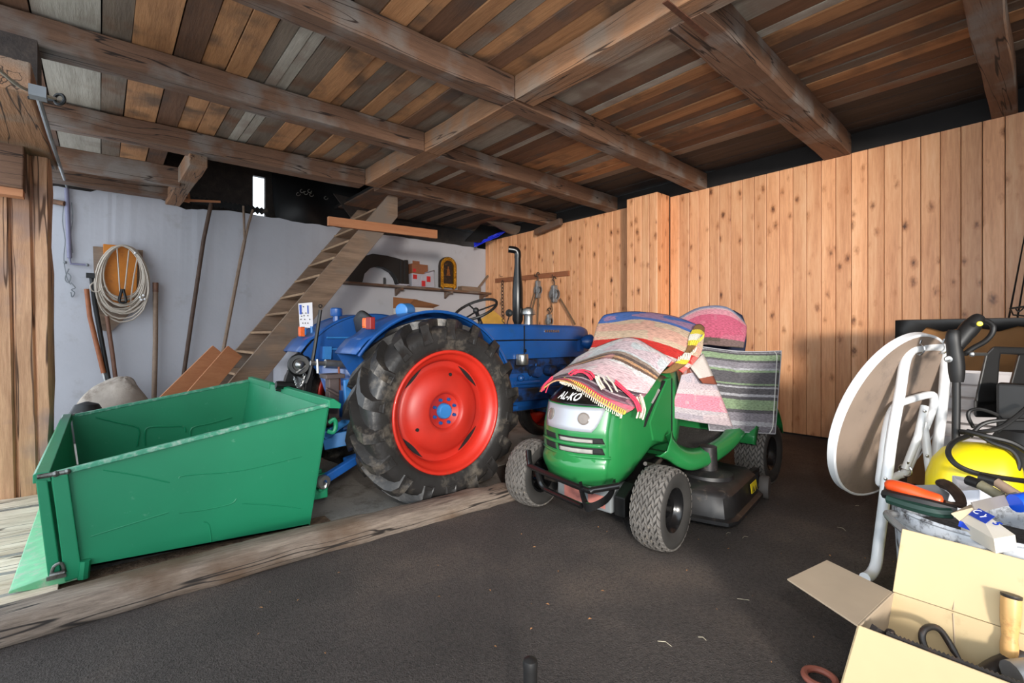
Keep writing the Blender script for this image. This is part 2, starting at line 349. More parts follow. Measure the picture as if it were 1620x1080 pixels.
# ---------------------------------------------------------------- right wall: pine boards
wr = MB(); wr.box(XR+.02, XR+.3, -2.2, YB+.3, 0, 3.3); wall_r = struct(wr.build('wall_right', M['dark'], top=(0,0,0)))
random.seed(11)
def vboard(x0, y0, x1, y1, zt, nrm):
    """tongued board between two floor points, proud by nrm"""
    a, b = V((x0, y0, 0)), V((x1, y1, 0)); n = V(nrm); g = (b-a).normalized()*.0025; t = .016
    q = [a+g, a+g+n*(t-.004), a+g*3+n*t, b-g*3+n*t, b-g+n*(t-.004), b-g]
    z0 = .02
    m = MB(); m.loft([[V((p.x, p.y, z0)) for p in q], [V((p.x, p.y, zt)) for p in q]]); return m.build('board', M['pine'], wall_r)
y = YB-.01; W = .145
while y > -1.2:
    wdt = W*random.choice([1, 1, 1, .96])
    y0 = y-wdt
    if not (3.80 < (y+y0)/2 < 4.24): vboard(XR+.02, y, XR+.02, y0, CE+.0, (-1,0,0))
    y = y0
px0, pxf = 3.758, 4.262
for k in range(4):
    a = pxf-(pxf-px0)*k/4; b = pxf-(pxf-px0)*(k+1)/4
    vboard(5.816, a, 5.816, b, CE+.02, (-1,0,0))
for k in range(3):
    a = 5.80+.31*k/3; vboard(a, px0+.016, a+.31/3, px0+.016, CE+.02, (0,-1,0)); vboard(a+.31/3, pxf-.016, a, pxf-.016, CE+.02, (0,1,0))
# ---------------------------------------------------------------- ceiling boards on beams
cb = MB(); cb.box(-.85, XR+.3, -2.2, 6.2, 3.345, 3.40); cb.box(3.1, XR+.3, 6.2, YB+.4, 3.345, 3.40); cb.box(-.85, .55, 6.2, YB+.4, 3.345, 3.4)
ceil = struct(cb.build('ceiling', M['dark'], top=(0,0,0)))
random.seed(21)
def cboard(x0, x1, y0, y1, mat, z=3.30):
    m = MB(); n = 5; rows = []
    dz = random.uniform(-.004, .012)
    for i in range(n+1):
        yy = y0+(y1-y0)*i/n; w0 = random.uniform(-.004,.004)
        rows.append([V((x0+.004+w0, yy, z+dz)), V((x1-.004+w0, yy, z+dz)), V((x1-.004+w0, yy, z+.032)), V((x0+.004+w0, yy, z+.032))])
    m.loft(rows); return m.build('board', M[mat], ceil)
left = [(-.80,'old_dark'),(-.55,'old_brown'),(-.36,'old_pale'),(0.0,'old_grey'),(.17,'old_orange'),(.42,'old_brown'),(.60,'old_orange'),(.77,'old_orange'),(.93,'old_grey'),(1.06,'old_pale'),(1.15,'old_pale'),(1.24,'old_grey'),(1.42,'old_orange'),(1.62,'old_orange'),(1.72,'old_grey'),(1.90,'old_orange'),(2.03,'old_grey'),(2.18,'old_orange'),(2.32,'old_brown'),(2.46,'old_grey'),(2.66,None)]
for i in range(len(left)-1):
    x0, mt = left[i]; x1 = left[i+1][0]
    ye = YB+.1 if x1 < .7 else 6.2
    ys = random.choice([-2.1, 3.1]) if i % 3 else -2.1
    if ys > 0:
        cboard(x0, x1, -2.1, 3.1, random.choice(['old_orange','old_brown','old_dark','old_grey'])); cboard(x0, x1, 3.1, ye, mt)
    else: cboard(x0, x1, -2.1, ye, mt)
right = [(2.66,'old_brown'),(2.84,'old_pale'),(3.06,'old_pale'),(3.38,'old_brown'),(3.56,'old_pale'),(3.65,'old_orange'),(3.80,'old_brown'),(3.95,'old_grey'),(4.05,'old_brown'),(4.2,'old_orange'),(4.36,'old_brown'),(4.5,'old_grey'),(4.62,'old_orange'),(4.78,'old_brown'),(4.95,'old_brown'),(5.12,'old_grey'),(5.27,'old_dark'),(5.44,'old_dark'),(5.62,'old_dark'),(5.80,'old_dark'),(5.98,'old_dark'),(6.12,None)]
alt = {'old_pale':['old_grey','old_pale'],'old_brown':['old_brown','old_orange'],'old_orange':['old_orange','old_pale','old_brown'],'old_grey':['old_grey','old_brown'],'old_dark':['old_dark']}
for i in range(len(right)-1):
    x0, mt = right[i]; x1 = right[i+1][0]
    cboard(x0, x1, -2.1, 3.1, mt); cboard(x0, x1, 3.1, 6.25, random.choice(alt[mt]))
    if x0 > 3.0: cboard(x0, x1, 6.25, YB+.1, random.choice(['old_dark','old_grey','old_brown']))
def cbeam(a, b, w, h, mat, jit=.006):
    m = MB(); m.beam(a, b, w, h, jit=jit); return m.build('beam', M[mat], ceil, bevel=.008, seg=1)
zc = CE+.10
cbeam((-.85, 3.11, zc), (2.6, 3.11, zc), .18, .20, 'beam_x'); cbeam((2.6, 3.13, zc), (6.12, 3.30, zc), .18, .20, 'beam_x')
cbeam((-.85, 4.62, zc), (2.60, 4.58, zc), .20, .20, 'beam_x'); cbeam((2.8, 4.60, zc), (6.12, 4.76, zc), .19, .20, 'beam_x')
cbeam((-.95, 6.22, zc), (2.60, 6.08, zc), .22, .20, 'beam_x'); cbeam((2.8, 6.08, zc), (6.12, 6.08, zc), .20, .20, 'beam_x')
cbeam((2.74, 1.58, zc), (6.12, 1.72, zc), .25, .22, 'beam_x')
cbeam((2.70, .33, zc), (6.12, .44, zc), .17, .20, 'beam_x')
cbeam((-.85, 1.0, zc), (2.6, 1.1, zc), .18, .20, 'beam_x')
cbeam((2.70, -2.1, zc), (2.70, 3.02, zc), .21, .20, 'beam_y'); cbeam((2.70, 3.20, zc), (2.70, 4.5, zc), .20, .20, 'beam_y'); cbeam((2.70, 4.5, zc), (2.70, 6.0, zc), .21, .20, 'beam_y')
# trimmer and joist stub beside the loft opening
cbeam((-.7, 7.0, 3.02), (.72, 6.95, 3.02), .12, .22, 'beam_x'); cbeam((.80, 6.15, 3.06), (.74, 8.0, 3.00), .17, .18, 'beam_y')
cbeam((-.7, 7.88, 3.04), (.7, 7.88, 3.05), .2, .16, 'beam_x')
# flat iron strap on the cross beam
m = MB(); m.beam(P(1052, 2, Z=CE-.006), P(1118, 56, Z=CE-.006), .035, .008); m.build('iron_strap', paint('rusty_iron', sr(92,56,38), .8, vary=.3, scale=30), ceil)
# ---------------------------------------------------------------- loft space seen through the opening
lf = MB()
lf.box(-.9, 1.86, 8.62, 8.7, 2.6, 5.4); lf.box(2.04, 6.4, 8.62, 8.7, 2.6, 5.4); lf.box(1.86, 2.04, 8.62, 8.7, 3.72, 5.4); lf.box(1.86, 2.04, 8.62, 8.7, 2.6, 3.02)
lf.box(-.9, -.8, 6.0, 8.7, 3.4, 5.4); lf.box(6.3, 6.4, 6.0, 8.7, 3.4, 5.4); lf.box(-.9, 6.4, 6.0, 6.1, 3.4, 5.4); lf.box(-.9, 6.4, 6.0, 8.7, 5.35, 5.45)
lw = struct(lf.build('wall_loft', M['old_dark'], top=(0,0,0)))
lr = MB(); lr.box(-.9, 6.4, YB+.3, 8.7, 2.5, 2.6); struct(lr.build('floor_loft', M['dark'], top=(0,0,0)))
# ================================================================ hewn post and plate at the doorway
G = paint('box_green', sr(22,128,88), .42, vary=.07, scale=3, dirt=sr(96,160,128), dirt_amt=.30, dscale=16, bump=.05, bscale=8)
random.seed(2)
t = thing('timber_post', 'thick cracked wooden post standing left of the green transport box', 'post', (-.42, 4.9, 0))
m = MB(); n = 12; rows = []
for i in range(n+1):
    z = 2.42*i/n; dx = -.055*i/n; j = lambda: random.uniform(-.008, .008)
    x0, x1 = -.56+dx*.8, -.265+dx*.35; y0, y1 = 4.80, 5.06
    rows.append([V((x0+.02+j(), y0+j(), z)), V((x0+.10, y0+j(), z)), V((x0+.115, y0+.03, z)), V((x0+.13, y0+j(), z)), V((x0+.21, y0+j(), z)), V((x0+.222, y0+.025, z)), V((x0+.235, y0+j(), z)), V((x1-.02+j(), y0+j(), z)), V((x1+j(), y0+.03, z)), V((x1+j(), y1, z)), V((x0, y1, z)), V((x0+j(), y0+.03, z))])
m.loft(rows); m.build('shaft', M['post'], t, smooth=True)
m = MB(); m.beam((-.45, 3.6, 2.51), (-.43, 5.15, 2.51), .34, .16, jit=.006); m.build('plate', M['beam_y'], t, bevel=.01)
m = MB(); m.beam((-.45, 4.6, 2.6), (-.45, 4.6, 3.09), .3, .26); m.build('upper_block', M['old_dark'], t)
m = MB(); m.beam((-.95, 4.71, 2.30), (-.40, 4.71, 2.29), .16, .30, jit=.006); m.build('lintel', M['beam_x'], t, bevel=.008)
m = MB(); m.beam((-.95, 4.70, 2.12), (-.405, 4.70, 2.115), .10, .05); m.build('lit_underside', M['lath'], t)  # orange strip, colours in the daylit underside of the timber
# ================================================================ green transport box
t = thing('transport_box', 'large green steel transport box behind the blue tractor, open on top', 'box', (.45, 4.0, 0))
yn, yf = 3.0, 5.07
A_, B_, C_, D_ = (-.125, .075), (.95, .01), (1.07, .725), (-.175, .525)
def side(y, th):
    m = MB(); q = [V((a, y, b)) for a, b in (A_, B_, C_, D_)]; m.prism(q, (0, th, 0)); return m
side(yn, .006).build('side_panel', G, t); side(yf, -.006).build('side_panel', G, t)
m = MB(); m.prism([(A_[0], yn, A_[1]), (B_[0], yn, B_[1]), (B_[0], yn, B_[1]+.008), (A_[0], yn, A_[1]+.008)], (0, yf-yn, 0)); m.build('bottom_plate', G, t)
m = MB(); m.prism([(B_[0], yn, B_[1]), (B_[0]+.006, yn, B_[1]), (C_[0]+.006, yn, C_[1]+.02), (C_[0], yn, C_[1]+.02)], (0, yf-yn, 0)); m.build('headboard', G, t)
# headboard rolled top with a notch
m = MB()
for ya, yb in ((yn-.03, 4.15), (4.35, yf+.02)):
    m.prism([(C_[0]-.012, ya, C_[1]-.02), (C_[0]+.06, ya, C_[1]-.03), (C_[0]+.065, ya, C_[1]+.0), (C_[0]+.02, ya, C_[1]+.035), (C_[0]-.012, ya, C_[1]+.03)], (0, yb-ya, 0))
m.build('headboard_rim', G, t, bevel=.004)
for y in (yn, yf):
    m = MB(); m.beam((D_[0]+.02, y-.004 if y == yn else y+.004, D_[1]), (C_[0], y-.004 if y == yn else y+.004, C_[1]), .035, .022); m.build('side_rim', paint('worn_green_rim', sr(64,148,116), .5, vary=.15, scale=30, dirt=sr(150,176,160), dirt_amt=.42, dscale=30), t, bevel=.004)
# tailgate: frame post, gate sheet, top channel
for y, s in ((yn, -1), (yf, 1)):
    m = MB(); m.prism([(A_[0]+.0, y, A_[1]-.04), (A_[0]+.06, y, A_[1]-.035), (D_[0]+.06, y, D_[1]+.0), (D_[0]+.005, y, D_[1]+.0)], (0, s*.028, 0)); m.build('corner_post', G, t, bevel=.004)
    m = MB(); m.prism([(A_[0]-.055, y, A_[1]-.02), (A_[0]-.012, y, A_[1]-.02), (D_[0]-.008, y, D_[1]-.02), (D_[0]-.045, y, D_[1]-.02)], (0, s*.014, 0)); m.build('gate_frame', G, t, bevel=.004)
    ms = paint('galvanised_latch' + str(s), sr(120,122,118), .4, metal=.8, vary=.2, scale=30, dirt=sr(60,50,44), dirt_amt=.45, dscale=20)
    m = MB(); m.box(A_[0]-.06, A_[0]+.005, y+s*.02, y+s*.035, .06, .075).tube([(A_[0]-.045, y+s*.03, .075), (A_[0]-.035, y+s*.035, .12), (A_[0]-.01, y+s*.035, .125), (A_[0]+.0, y+s*.03, .08)], .007, smooth=3)
    m.tube([(A_[0]-.05, y+s*.04, .085), (A_[0]+.0, y+s*.04, .085)], .01); m.build('latch', ms, t)
    m = MB(); m.tube([(D_[0]-.04, y+s*.022, D_[1]), (D_[0]+.06, y+s*.022, D_[1]+.005)], .011).sphere((D_[0]+.02, y+s*.03, D_[1]+.004), .014, 8).sphere((D_[0]+.06, y+s*.03, D_[1]+.008), .013, 8); m.build('hinge_pin', ms, t)
m = MB(); m.prism([(A_[0]-.02, yn, A_[1]), (A_[0]-.012, yn, A_[1]), (D_[0]-.012, yn, D_[1]), (D_[0]-.02, yn, D_[1])], (0, yf-yn, 0)); m.build('tailgate', G, t)
m = MB(); m.prism([(D_[0]-.055, yn-.01, D_[1]-.03), (D_[0]-.055, yn-.01, D_[1]+.008), (D_[0]-.045, yn-.01, D_[1]+.015), (D_[0]+.0, yn-.01, D_[1]+.015), (D_[0]+.005, yn-.01, D_[1]-.03)], (0, yf-yn+.02, 0)); m.build('tailgate_rail', G, t, bevel=.003)
GL = paint('scraped_green', sr(110,190,140), .5, vary=.15, scale=14, dirt=sr(170,180,160), dirt_amt=.42, dscale=18)
m = MB(); m.prism([(A_[0]+.05, yn-.02, .07), (A_[0]-.05, yn-.02, .075), (A_[0]-.175, yn-.02, .052), (A_[0]-.18, yn-.02, .040), (A_[0]-.03, yn-.02, .025), (A_[0]+.05, yn-.02, .03)], (0, yf-yn+.04, 0)); m.build('scraper_blade', [GL], t, bevel=.003)
m = MB(); m.tube([(A_[0]+.062, yn-.02, .03), (A_[0]+.068, yn-.02, .11)], .022); m.build('foot_lug', G, t)
def ribline(pts, y, r, s): 
    m = MB(); m.tube([P(a, b, Y=y) for a, b in pts], r, n=6, smooth=4); return m
q3 = lambda L, ox=0, oy=580: [(ox+a/3, oy+b/3) for a, b in L]
for L in ([(455,240),(560,265),(655,290),(655,350),(650,380)], [(690,375),(688,310),(712,286),(800,283),(870,284),(880,310)], [(905,340),(912,290),(1000,268),(1100,240)]):
    ribline(q3(L), yf-.009, .007, 1).build('pressed_rib', G, t, smooth=True)
for L in ([(490,490),(650,515),(805,550)], [(850,530),(880,515),(1100,498),(1250,470),(1430,425)], [(430,805),(600,752),(800,690)], [(850,692),(960,680),(1060,660),(1105,645),(1122,625)], [(1150,648),(1300,656),(1425,672)], [(965,735),(992,750),(1003,830)]):
    ribline(q3(L), yn+.0005, .0035, 1).build('pressed_rib', G, t, smooth=True)
m = MB(); m.tube([(C_[0]+.02, yn+.06, .60), (C_[0]+.05, yn+.05, .62), (C_[0]+.06, yn+.05, .58), (C_[0]+.045, yn+.05, .54), (C_[0]+.01, yn+.06, .55)], .014, smooth=4); m.build('lashing_eye', G, t, smooth=True)
m = MB(); m.box(.95, 1.12, 3.16, 3.19, .10, .26).box(.95, 1.12, 3.27, 3.30, .10, .26).tube([(1.06,3.12,.17),(1.06,3.34,.17)], .016); m.build('hitch_lug', G, t, bevel=.01)
# black linkage bolted to the headboard
IR = paint('black_iron', sr(30,30,30), .45, metal=.5, vary=.3, scale=20, dirt=sr(90,80,70), dirt_amt=.36)
ST = paint('steel', sr(170,170,168), .3, metal=.9, vary=.15, scale=20, dirt=sr(100,90,80), dirt_amt=.35)
t2 = thing('tow_coupling', 'black towing coupling with a chain above the notch of the green box', 'coupling', (1.25, 4.0, .7))
c0 = P(480, 598, Y=4.05)
m = MB(); m.lathe([(.0,-.05),(.075,-.05),(.09,-.03),(.09,.03),(.075,.05),(.05,.052),(.05,.02),(0,.02)], P(475,577,Y=4.0), (-.5,-1,.1), 20); m.build('jaw', IR, t2, smooth=True)
m = MB(); m.sphere(P(474,577,Y=3.94), .035, 10).tube([P(468,590,Y=3.95), P(488,576,Y=3.95)], .014); m.build('pin', ST, t2, smooth=True)
m = MB(); a, b, c, d_ = P(456,586,Y=4.0), P(497,583,Y=4.0), P(492,622,Y=4.0), P(446,620,Y=4.0)
m.prism([a, P(497,590,Y=4), P(470,590,Y=4), P(466,618,Y=4), d_, P(436,618,Y=4), P(440,604,Y=4), P(450,604,Y=4)], (.02,.10,0)); m.prism([P(487,580,Y=3.98), P(497,580,Y=3.98), P(493,620,Y=3.98), P(482,622,Y=3.98)], (.02,.08,0)); m.tube([P(436,609,Y=3.95), P(470,610,Y=3.95)], .03); m.build('frame', IR, t2, bevel=.004)
cp = spline([P(466,598,Y=3.9), P(469,606,Y=3.9), P(472,612,Y=3.9), P(478,606,Y=3.9), P(482,592,Y=3.9)], 4)
m = MB()
for i in range(len(cp)-1):
    a = (cp[i]+cp[i+1])/2; dr = (cp[i+1]-cp[i]).normalized(); sd = dr.cross(V((0,1,0) if i % 2 else (1,0,.3))).normalized()
    m.tube([a+dr*.016, a+sd*.009+dr*.008, a+sd*.009-dr*.008, a-dr*.016, a-sd*.009-dr*.008, a-sd*.009+dr*.008], .0032, n=5, closed=True)
m.build('chain', ST, t2, smooth=True)
# ================================================================ blue tractor
B = paint('tractor_blue', sr(20,72,136), .38, vary=.12, scale=5, dirt=sr(30,70,120), dirt_amt=.4, dscale=12, coat=.15)
BL = paint('tractor_light_blue', sr(48,114,176), .45, vary=.12, scale=8, dirt=sr(80,120,160), dirt_amt=.33)
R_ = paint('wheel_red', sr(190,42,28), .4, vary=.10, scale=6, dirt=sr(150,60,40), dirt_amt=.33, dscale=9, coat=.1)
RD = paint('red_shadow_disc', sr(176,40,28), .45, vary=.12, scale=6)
RB = paint('tyre_rubber', sr(40,38,37), .42, vary=.2, scale=6, dirt=sr(104,96,86), dirt_amt=.40, dscale=5, bump=.15, bscale=30)
BK = paint('matt_black', sr(26,25,25), .5)
CH = paint('chrome', sr(210,210,210), .18, metal=1.0)
Yc = 3.615
T = thing('tractor', 'old blue tractor with red wheels parked behind the green mower', 'tractor', (2.7, Yc, 0))
def wheel(cx, y_out, s, R, name, scale=1.0, nl=18):
    """s = +1: outside faces -Y"""
    c = V((cx, y_out, R+.012)); ax = (0, s, 0); k = R/.613; tr = lambda r: r if r < .425 else .425+(r-.425)*1.12
    m = MB()
    m.lathe([(a*k, h*k) for a, h in [(.350,.13),(.352,.06),(.372,.035),(.385,.028),(.398,.012),(.402,-.004),(.414,-.010),(.424,-.004),(.424,.012),(.405,.02),(.40,.26),(.424,.28),(.424,.296),(.40,.29),(.37,.25),(.352,.22),(.350,.13)]], c, ax, 56)
    rim = m.build(name, R_, T, smooth='all')
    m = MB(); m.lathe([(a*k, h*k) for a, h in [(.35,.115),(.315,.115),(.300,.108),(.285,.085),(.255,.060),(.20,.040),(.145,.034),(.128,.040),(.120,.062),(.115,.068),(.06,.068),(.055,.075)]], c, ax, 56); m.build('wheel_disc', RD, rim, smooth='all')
    m = MB(); m.lathe([(.001,.040),(.045,.040),(.052,.048),(.055,.078)], c+V((0,0,0)), ax, 20); m.build('hub_cap', BL, rim, smooth=True)
    for i in range(8):
        q = 2*math.pi*(i+.5)/8; p = c+V((math.cos(q)*.085*k, s*.062, math.sin(q)*.085*k))
        m = MB(); m.lathe([(.001,-.018),(.008,-.018),(.013,-.006),(.013,.01)], p, ax, 6); m.build('wheel_bolt', B, rim)
    for i in range(4):
        m = MB(); q0 = math.radians(45+90*i); pl = []
        for j in range(9): q = q0+math.radians(-19+38*j/8); pl.append((.338, q))
        for j in range(9): q = q0+math.radians(19-38*j/8); pl.append((.338-.028*math.sin(math.pi*j/8)-.002, q))
        m.prism([c+V((a*k*math.cos(q), s*(.112), a*k*math.sin(q))) for a, q in pl], (0, -s*.003, 0)); m.build('slot', BK, rim)
    for dg_, rr_, hh_ in ((205,.24,.046),(80,.255,.052)):
        q = math.radians(dg_); m = MB(); m.lathe([(.001,0),(.012,0),(.012,.01)], c+V((rr_*math.cos(q), s*hh_, rr_*math.sin(q))), ax, 10); m.build('hole', BK, rim)
    m = MB()
    m.lathe([(tr(a)*k, h*k) for a, h in [(.412,.02),(.425,.0),(.45,-.012),(.50,-.022),(.535,-.018),(.555,-.002),(.566,.03),(.572,.08),(.574,.145),(.572,.21),(.566,.26),(.562,.295),(.54,.31),(.50,.31),(.45,.30),(.412,.27)]], c, ax, 72)
    ty = m.build('tyre', RB, rim, smooth='all')
    for sd in (0, 1):
        for i in range(nl):
            q0 = 2*math.pi*(i+.5*sd)/nl; rows = []
            for dq, h, rt, rb, wq in ((-.20,-.010,.500,.485,.045),(-.195,-.026,.520,.485,.062),(-.18,-.028,.565,.49,.076),(-.155,-.010,.603,.50,.084),(-.12,.03,.617,.56,.086),(-.03,.085,.620,.565,.078),(.08,.13,.620,.565,.064),(.15,.165,.617,.565,.052)):
                hh = h if sd == 0 else .29-h
                f = lambda q, r: c+V((tr(r)*k*math.cos(q), s*hh*k, tr(r)*k*math.sin(q)))
                w_ = wq
                qd = q0 - dq   # bars lean with the rolling direction
                rows.append([f(qd-w_, rb), f(qd+w_, rb), f(qd+w_*.66, rt), f(qd-w_*.66, rt)])
            m = MB(); m.loft(rows); o = m.build('lug', RB, rim, smooth=True)
    return rim
wheel(1.81, 2.79, 1, .613, 'rear_wheel'); wheel(1.81, 4.44, -1, .613, 'rear_wheel')
# front wheels: plainer rims
for y, s in ((3.12, 1), (4.12, -1)):
    c = V((3.86, y, .33)); ax = (0, s, 0); m = MB()
    m.lathe([(.02,.0),(.05,0),(.06,.03),(.12,.05),(.19,.03),(.21,-.0),(.22,.0),(.215,.15)], c, ax, 32); r_ = m.build('front_wheel', R_, T, smooth='all')
    m = MB(); m.lathe([(.215,.01),(.25,-.01),(.30,.0),(.318,.03),(.322,.045),(.312,.05),(.328,.065),(.328,.085),(.312,.1),(.322,.105),(.318,.12),(.30,.15),(.25,.16),(.215,.14)], c, ax, 40); m.build('tyre', RB, r_, smooth='all')
# fenders
def fender(y0, y1, a0, a1, R, yside, nm, s):
    m = MB(); n = 26; rows = []
    for i in range(n+1):
        q = math.radians(a0+(a1-a0)*i/n); cx, cz = 1.81, .613
        rr = R + (.02 if i < 3 else 0)
        rows.append([V((cx+rr*math.cos(q), y, cz+rr*math.sin(q))) for y in (y0, y0+(y1-y0)*.3, y0+(y1-y0)*.7, y1)])
    m.loft(rows, False); f = m.build(nm, B, T, smooth=True, solid=.008)
    m = MB(); m.tube([V((1.81+R*math.cos(q), y0, .613+R*math.sin(q))) for q in (math.radians(a0+(a1-a0)*i/n) for i in range(n+1))], .011, n=6); m.build('fender_edge', B, f, smooth=True)
    m = MB(); pl = [V((1.81+R*math.cos(q), yside, .613+R*math.sin(q))) for q in (math.radians(a0+(a1-a0)*i/n) for i in range(n+1))]
    pl += [V((2.35, yside, .72)), V((1.42, yside, .72))]; m.prism(pl, (0, .01*s, 0)); m.build('fender_side', B, f)
    return f
fn = fender(2.94, 3.30, 145, 22, .705, 3.30, 'fender', -1)
ff = fender(4.42, 3.95, 147, 24, .72, 3.95, 'fender', 1)
# ribs and pocket on the inside of the far fender
m = MB(); m.tube([P(517,534,Y=3.93), P(560,534,Y=3.93)], .008).tube([P(517,552,Y=3.93), P(560,552,Y=3.93)], .008).prism([P(514,548,Y=3.9), P(525,548,Y=3.9), P(524,568,Y=3.9), P(513,568,Y=3.9)], (0,.06,0)); m.build('fender_bracket', BL, ff)
m = MB(); m.tube([(1.45,3.35,1.18),(1.62,3.45,1.20),(1.9,3.5,1.22)], .03, smooth=3); m.build('fender_brace', BL, ff)
# cap on post and blue work lamp
m = MB(); c = P(532,510,Y=4.1); m.tube([c, P(532,499,Y=4.1)], .028).lathe([(.0,0),(.045,.0),(.05,.01),(.05,.06),(.04,.07),(0,.07)], P(532,500,Y=4.1), (0,0,1), 14); m.build('filler_cap', B, T, smooth=True)
m = MB(); c = P(634,491,Y=3.25); m.lathe([(.0,0),(.04,.0),(.052,.008),(.055,.10),(.05,.12),(0,.125)], c, (.80,.45,.05), 20); m.tube([P(640,498,Y=3.3), P(628,508,Y=3.3), P(600,512,Y=3.3)], .016, smooth=3); m.build('work_lamp', BL, T, smooth=True)
# tail lamps and number plate
OR = paint('amber_lens', sr(220,92,20), .5, vary=.15, scale=30); RL = paint('red_lens', sr(120,18,18), .5, vary=.15)
for px, py, Y, sc, sec in ((573, 511, 3.02, 1.0, True), (472, 524, 4.25, 1.0, False)):
    a = P(px, py-8, Y=Y); k = (a.x*FX+a.y*FY)/765*sc
    m = MB(); m.box(a.x, a.x+.04, Y-.05, Y+.0, a.z-16*k, a.z); m.box(a.x-.004, a.x+.004, Y-.045, Y-.005, a.z-14*k, a.z-2*k); m.build('indicator_lens', OR, T, bevel=.006)
    m = MB(); m.box(a.x+.0, a.x+.035, Y-.12, Y-.05, a.z-18*k, a.z+1*k) if sec else m.box(a.x+.03, a.x+.05, Y-.05, Y+.04, a.z-14*k, a.z-2*k); m.build('tail_lens', RL if sec else BL, T, bevel=.005)
WH = paint('white_plate', sr(232,230,232), .5, vary=.03)
pa, pb = P(472, 479, Y=4.2), P(495, 516, Y=4.2)
m = MB(); m.prism([P(472,480,Y=4.2), P(494,478,Y=4.2), P(495,519,Y=4.2), P(474,517,Y=4.2)], (.004,.006,0)); npl = m.build('number_plate', WH, T)
m = MB()
for a, b in ((480,485),(478,495),(484,495),(477,500),(481,499),(487,499),(476,505),(482,505),(479,511),(483,511),(487,511),(490,505)):
    m.sphere(P(a, b, Y=4.197), .0055, 6)
m.build('plate_screw', IR, npl)
m = MB(); m.prism([P(473.5,482,Y=4.196), P(477,482,Y=4.196), P(477.5,497,Y=4.196), P(474,497,Y=4.196)], (0,.002,0)); m.prism([P(486,483,Y=4.196), P(488,483,Y=4.196), P(488.5,496,Y=4.196), P(486.5,496,Y=4.196)], (0,.002,0)); m.build('plate_band', paint('plate_blue', sr(60,90,180), .5), npl)
m = MB(); m.tube([P(493,516,Y=4.2), P(494,530,Y=4.2), P(500,545,Y=4.2)], .012, smooth=3); m.build('plate_bracket', BL, T)
# rear end: long rod, hydraulic tube, housing, lift arms
m = MB(); m.tube([P(484,606,Y=3.75), P(493,580,Y=3.75), P(507,490,Y=3.75)], .014, smooth=3).tube([P(507,484,Y=3.75)+V((.012*math.cos(q),0,.012*math.sin(q))) for q in (2*math.pi*i/10 for i in range(10))], .004, n=5, closed=True); m.build('top_link_rod', IR, T, smooth=True)
m = MB(); m.tube([P(491,574,Y=3.6), P(514,575,Y=3.6)], .018).tube([P(514,575,Y=3.6), P(560,578,Y=3.6)], .032, n=14).tube([P(502,568,Y=3.58), P(503,590,Y=3.58)], .010); m.build('top_link', ST, T, smooth=True)
m = MB(); m.box(1.32, 4.05, 3.44, 3.79, .42, .80); m.build('gearbox_housing', B, T, bevel=.05)
m = MB(); m.lathe([(.16,0),(.17,.12),(.13,.2),(.11,1.15)], (1.81, 3.04, .613), (0,1,0), 24, cap=True); m.build('rear_axle', B, T, smooth=True)
m = MB(); m.prism([P(497,572,Y=3.7), P(560,585,Y=3.55), P(560,690,Y=3.5), P(535,700,Y=3.5), P(520,640,Y=3.6)], (.25,.15,0)); m.build('rear_housing', B, T, bevel=.01)
m = MB(); m.tube([P(536,580,Y=3.4), P(538,617,Y=3.4)], .008); m.build('lift_pin', paint('rust', sr(120,66,44), .8), T)
m = MB(); m.box(1.20, 1.27, 3.36, 3.44, .55, .86).box(1.17, 1.30, 3.33, 3.47, .85, .88).box(1.17, 1.30, 3.33, 3.47, .53, .57).tube([P(516,614,Y=3.3), P(536,625,Y=3.3)], .011); m.build('drawbar_bracket', paint('brown_iron', sr(84,72,70), .6, metal=.4, vary=.3), T, bevel=.005)
m = MB(); m.beam(P(510,690,Y=3.35), P(560,655,Y=3.35), .06, .05).beam(P(512,700,Y=3.4), P(560,690,Y=3.3), .04, .10).beam(P(550,600,Y=3.3), P(553,660,Y=3.3), .03, .06); m.build('lift_arm', BL, T, bevel=.006)
m = MB(); m.beam(P(513,758,Y=3.06), P(570,722,Y=3.10), .045, .055); m.build('lower_link', B, T, bevel=.008)
m = MB(); m.lathe([(.015,-.02),(.04,-.02),(.045,0),(.04,.02),(.015,.02)], P(511,762,Y=3.04), (.3,-1,0), 14).tube([P(508,768,Y=3.02), P(514,772,Y=3.02), P(517,764,Y=3.02)], .006, smooth=3); m.build('link_ball', ST, T, smooth=True)
m = MB(); m.beam((1.25,3.2,.30),(2.2,3.4,.42), .06,.05).beam((1.25,4.0,.30),(2.2,3.8,.42), .06,.05); m.build('lower_link', B, T, bevel=.008)
# seat
m = MB(); m.grid(patch([[(1.55,3.45,1.28),(1.53,3.6,1.34),(1.55,3.78,1.28)],[(1.62,3.42,1.10),(1.6,3.6,1.10),(1.62,3.80,1.10)],[(1.80,3.42,1.06),(1.8,3.6,1.03),(1.8,3.80,1.06)],[(1.95,3.45,1.06),(1.98,3.6,1.05),(1.95,3.78,1.06)]], 4)); m.uv = None; m.build('seat', BK, T, smooth=True, solid=.02)
m = MB(); m.beam((1.8,3.6,.78),(1.8,3.6,1.05), .05,.1); m.build('seat_post', B, T)
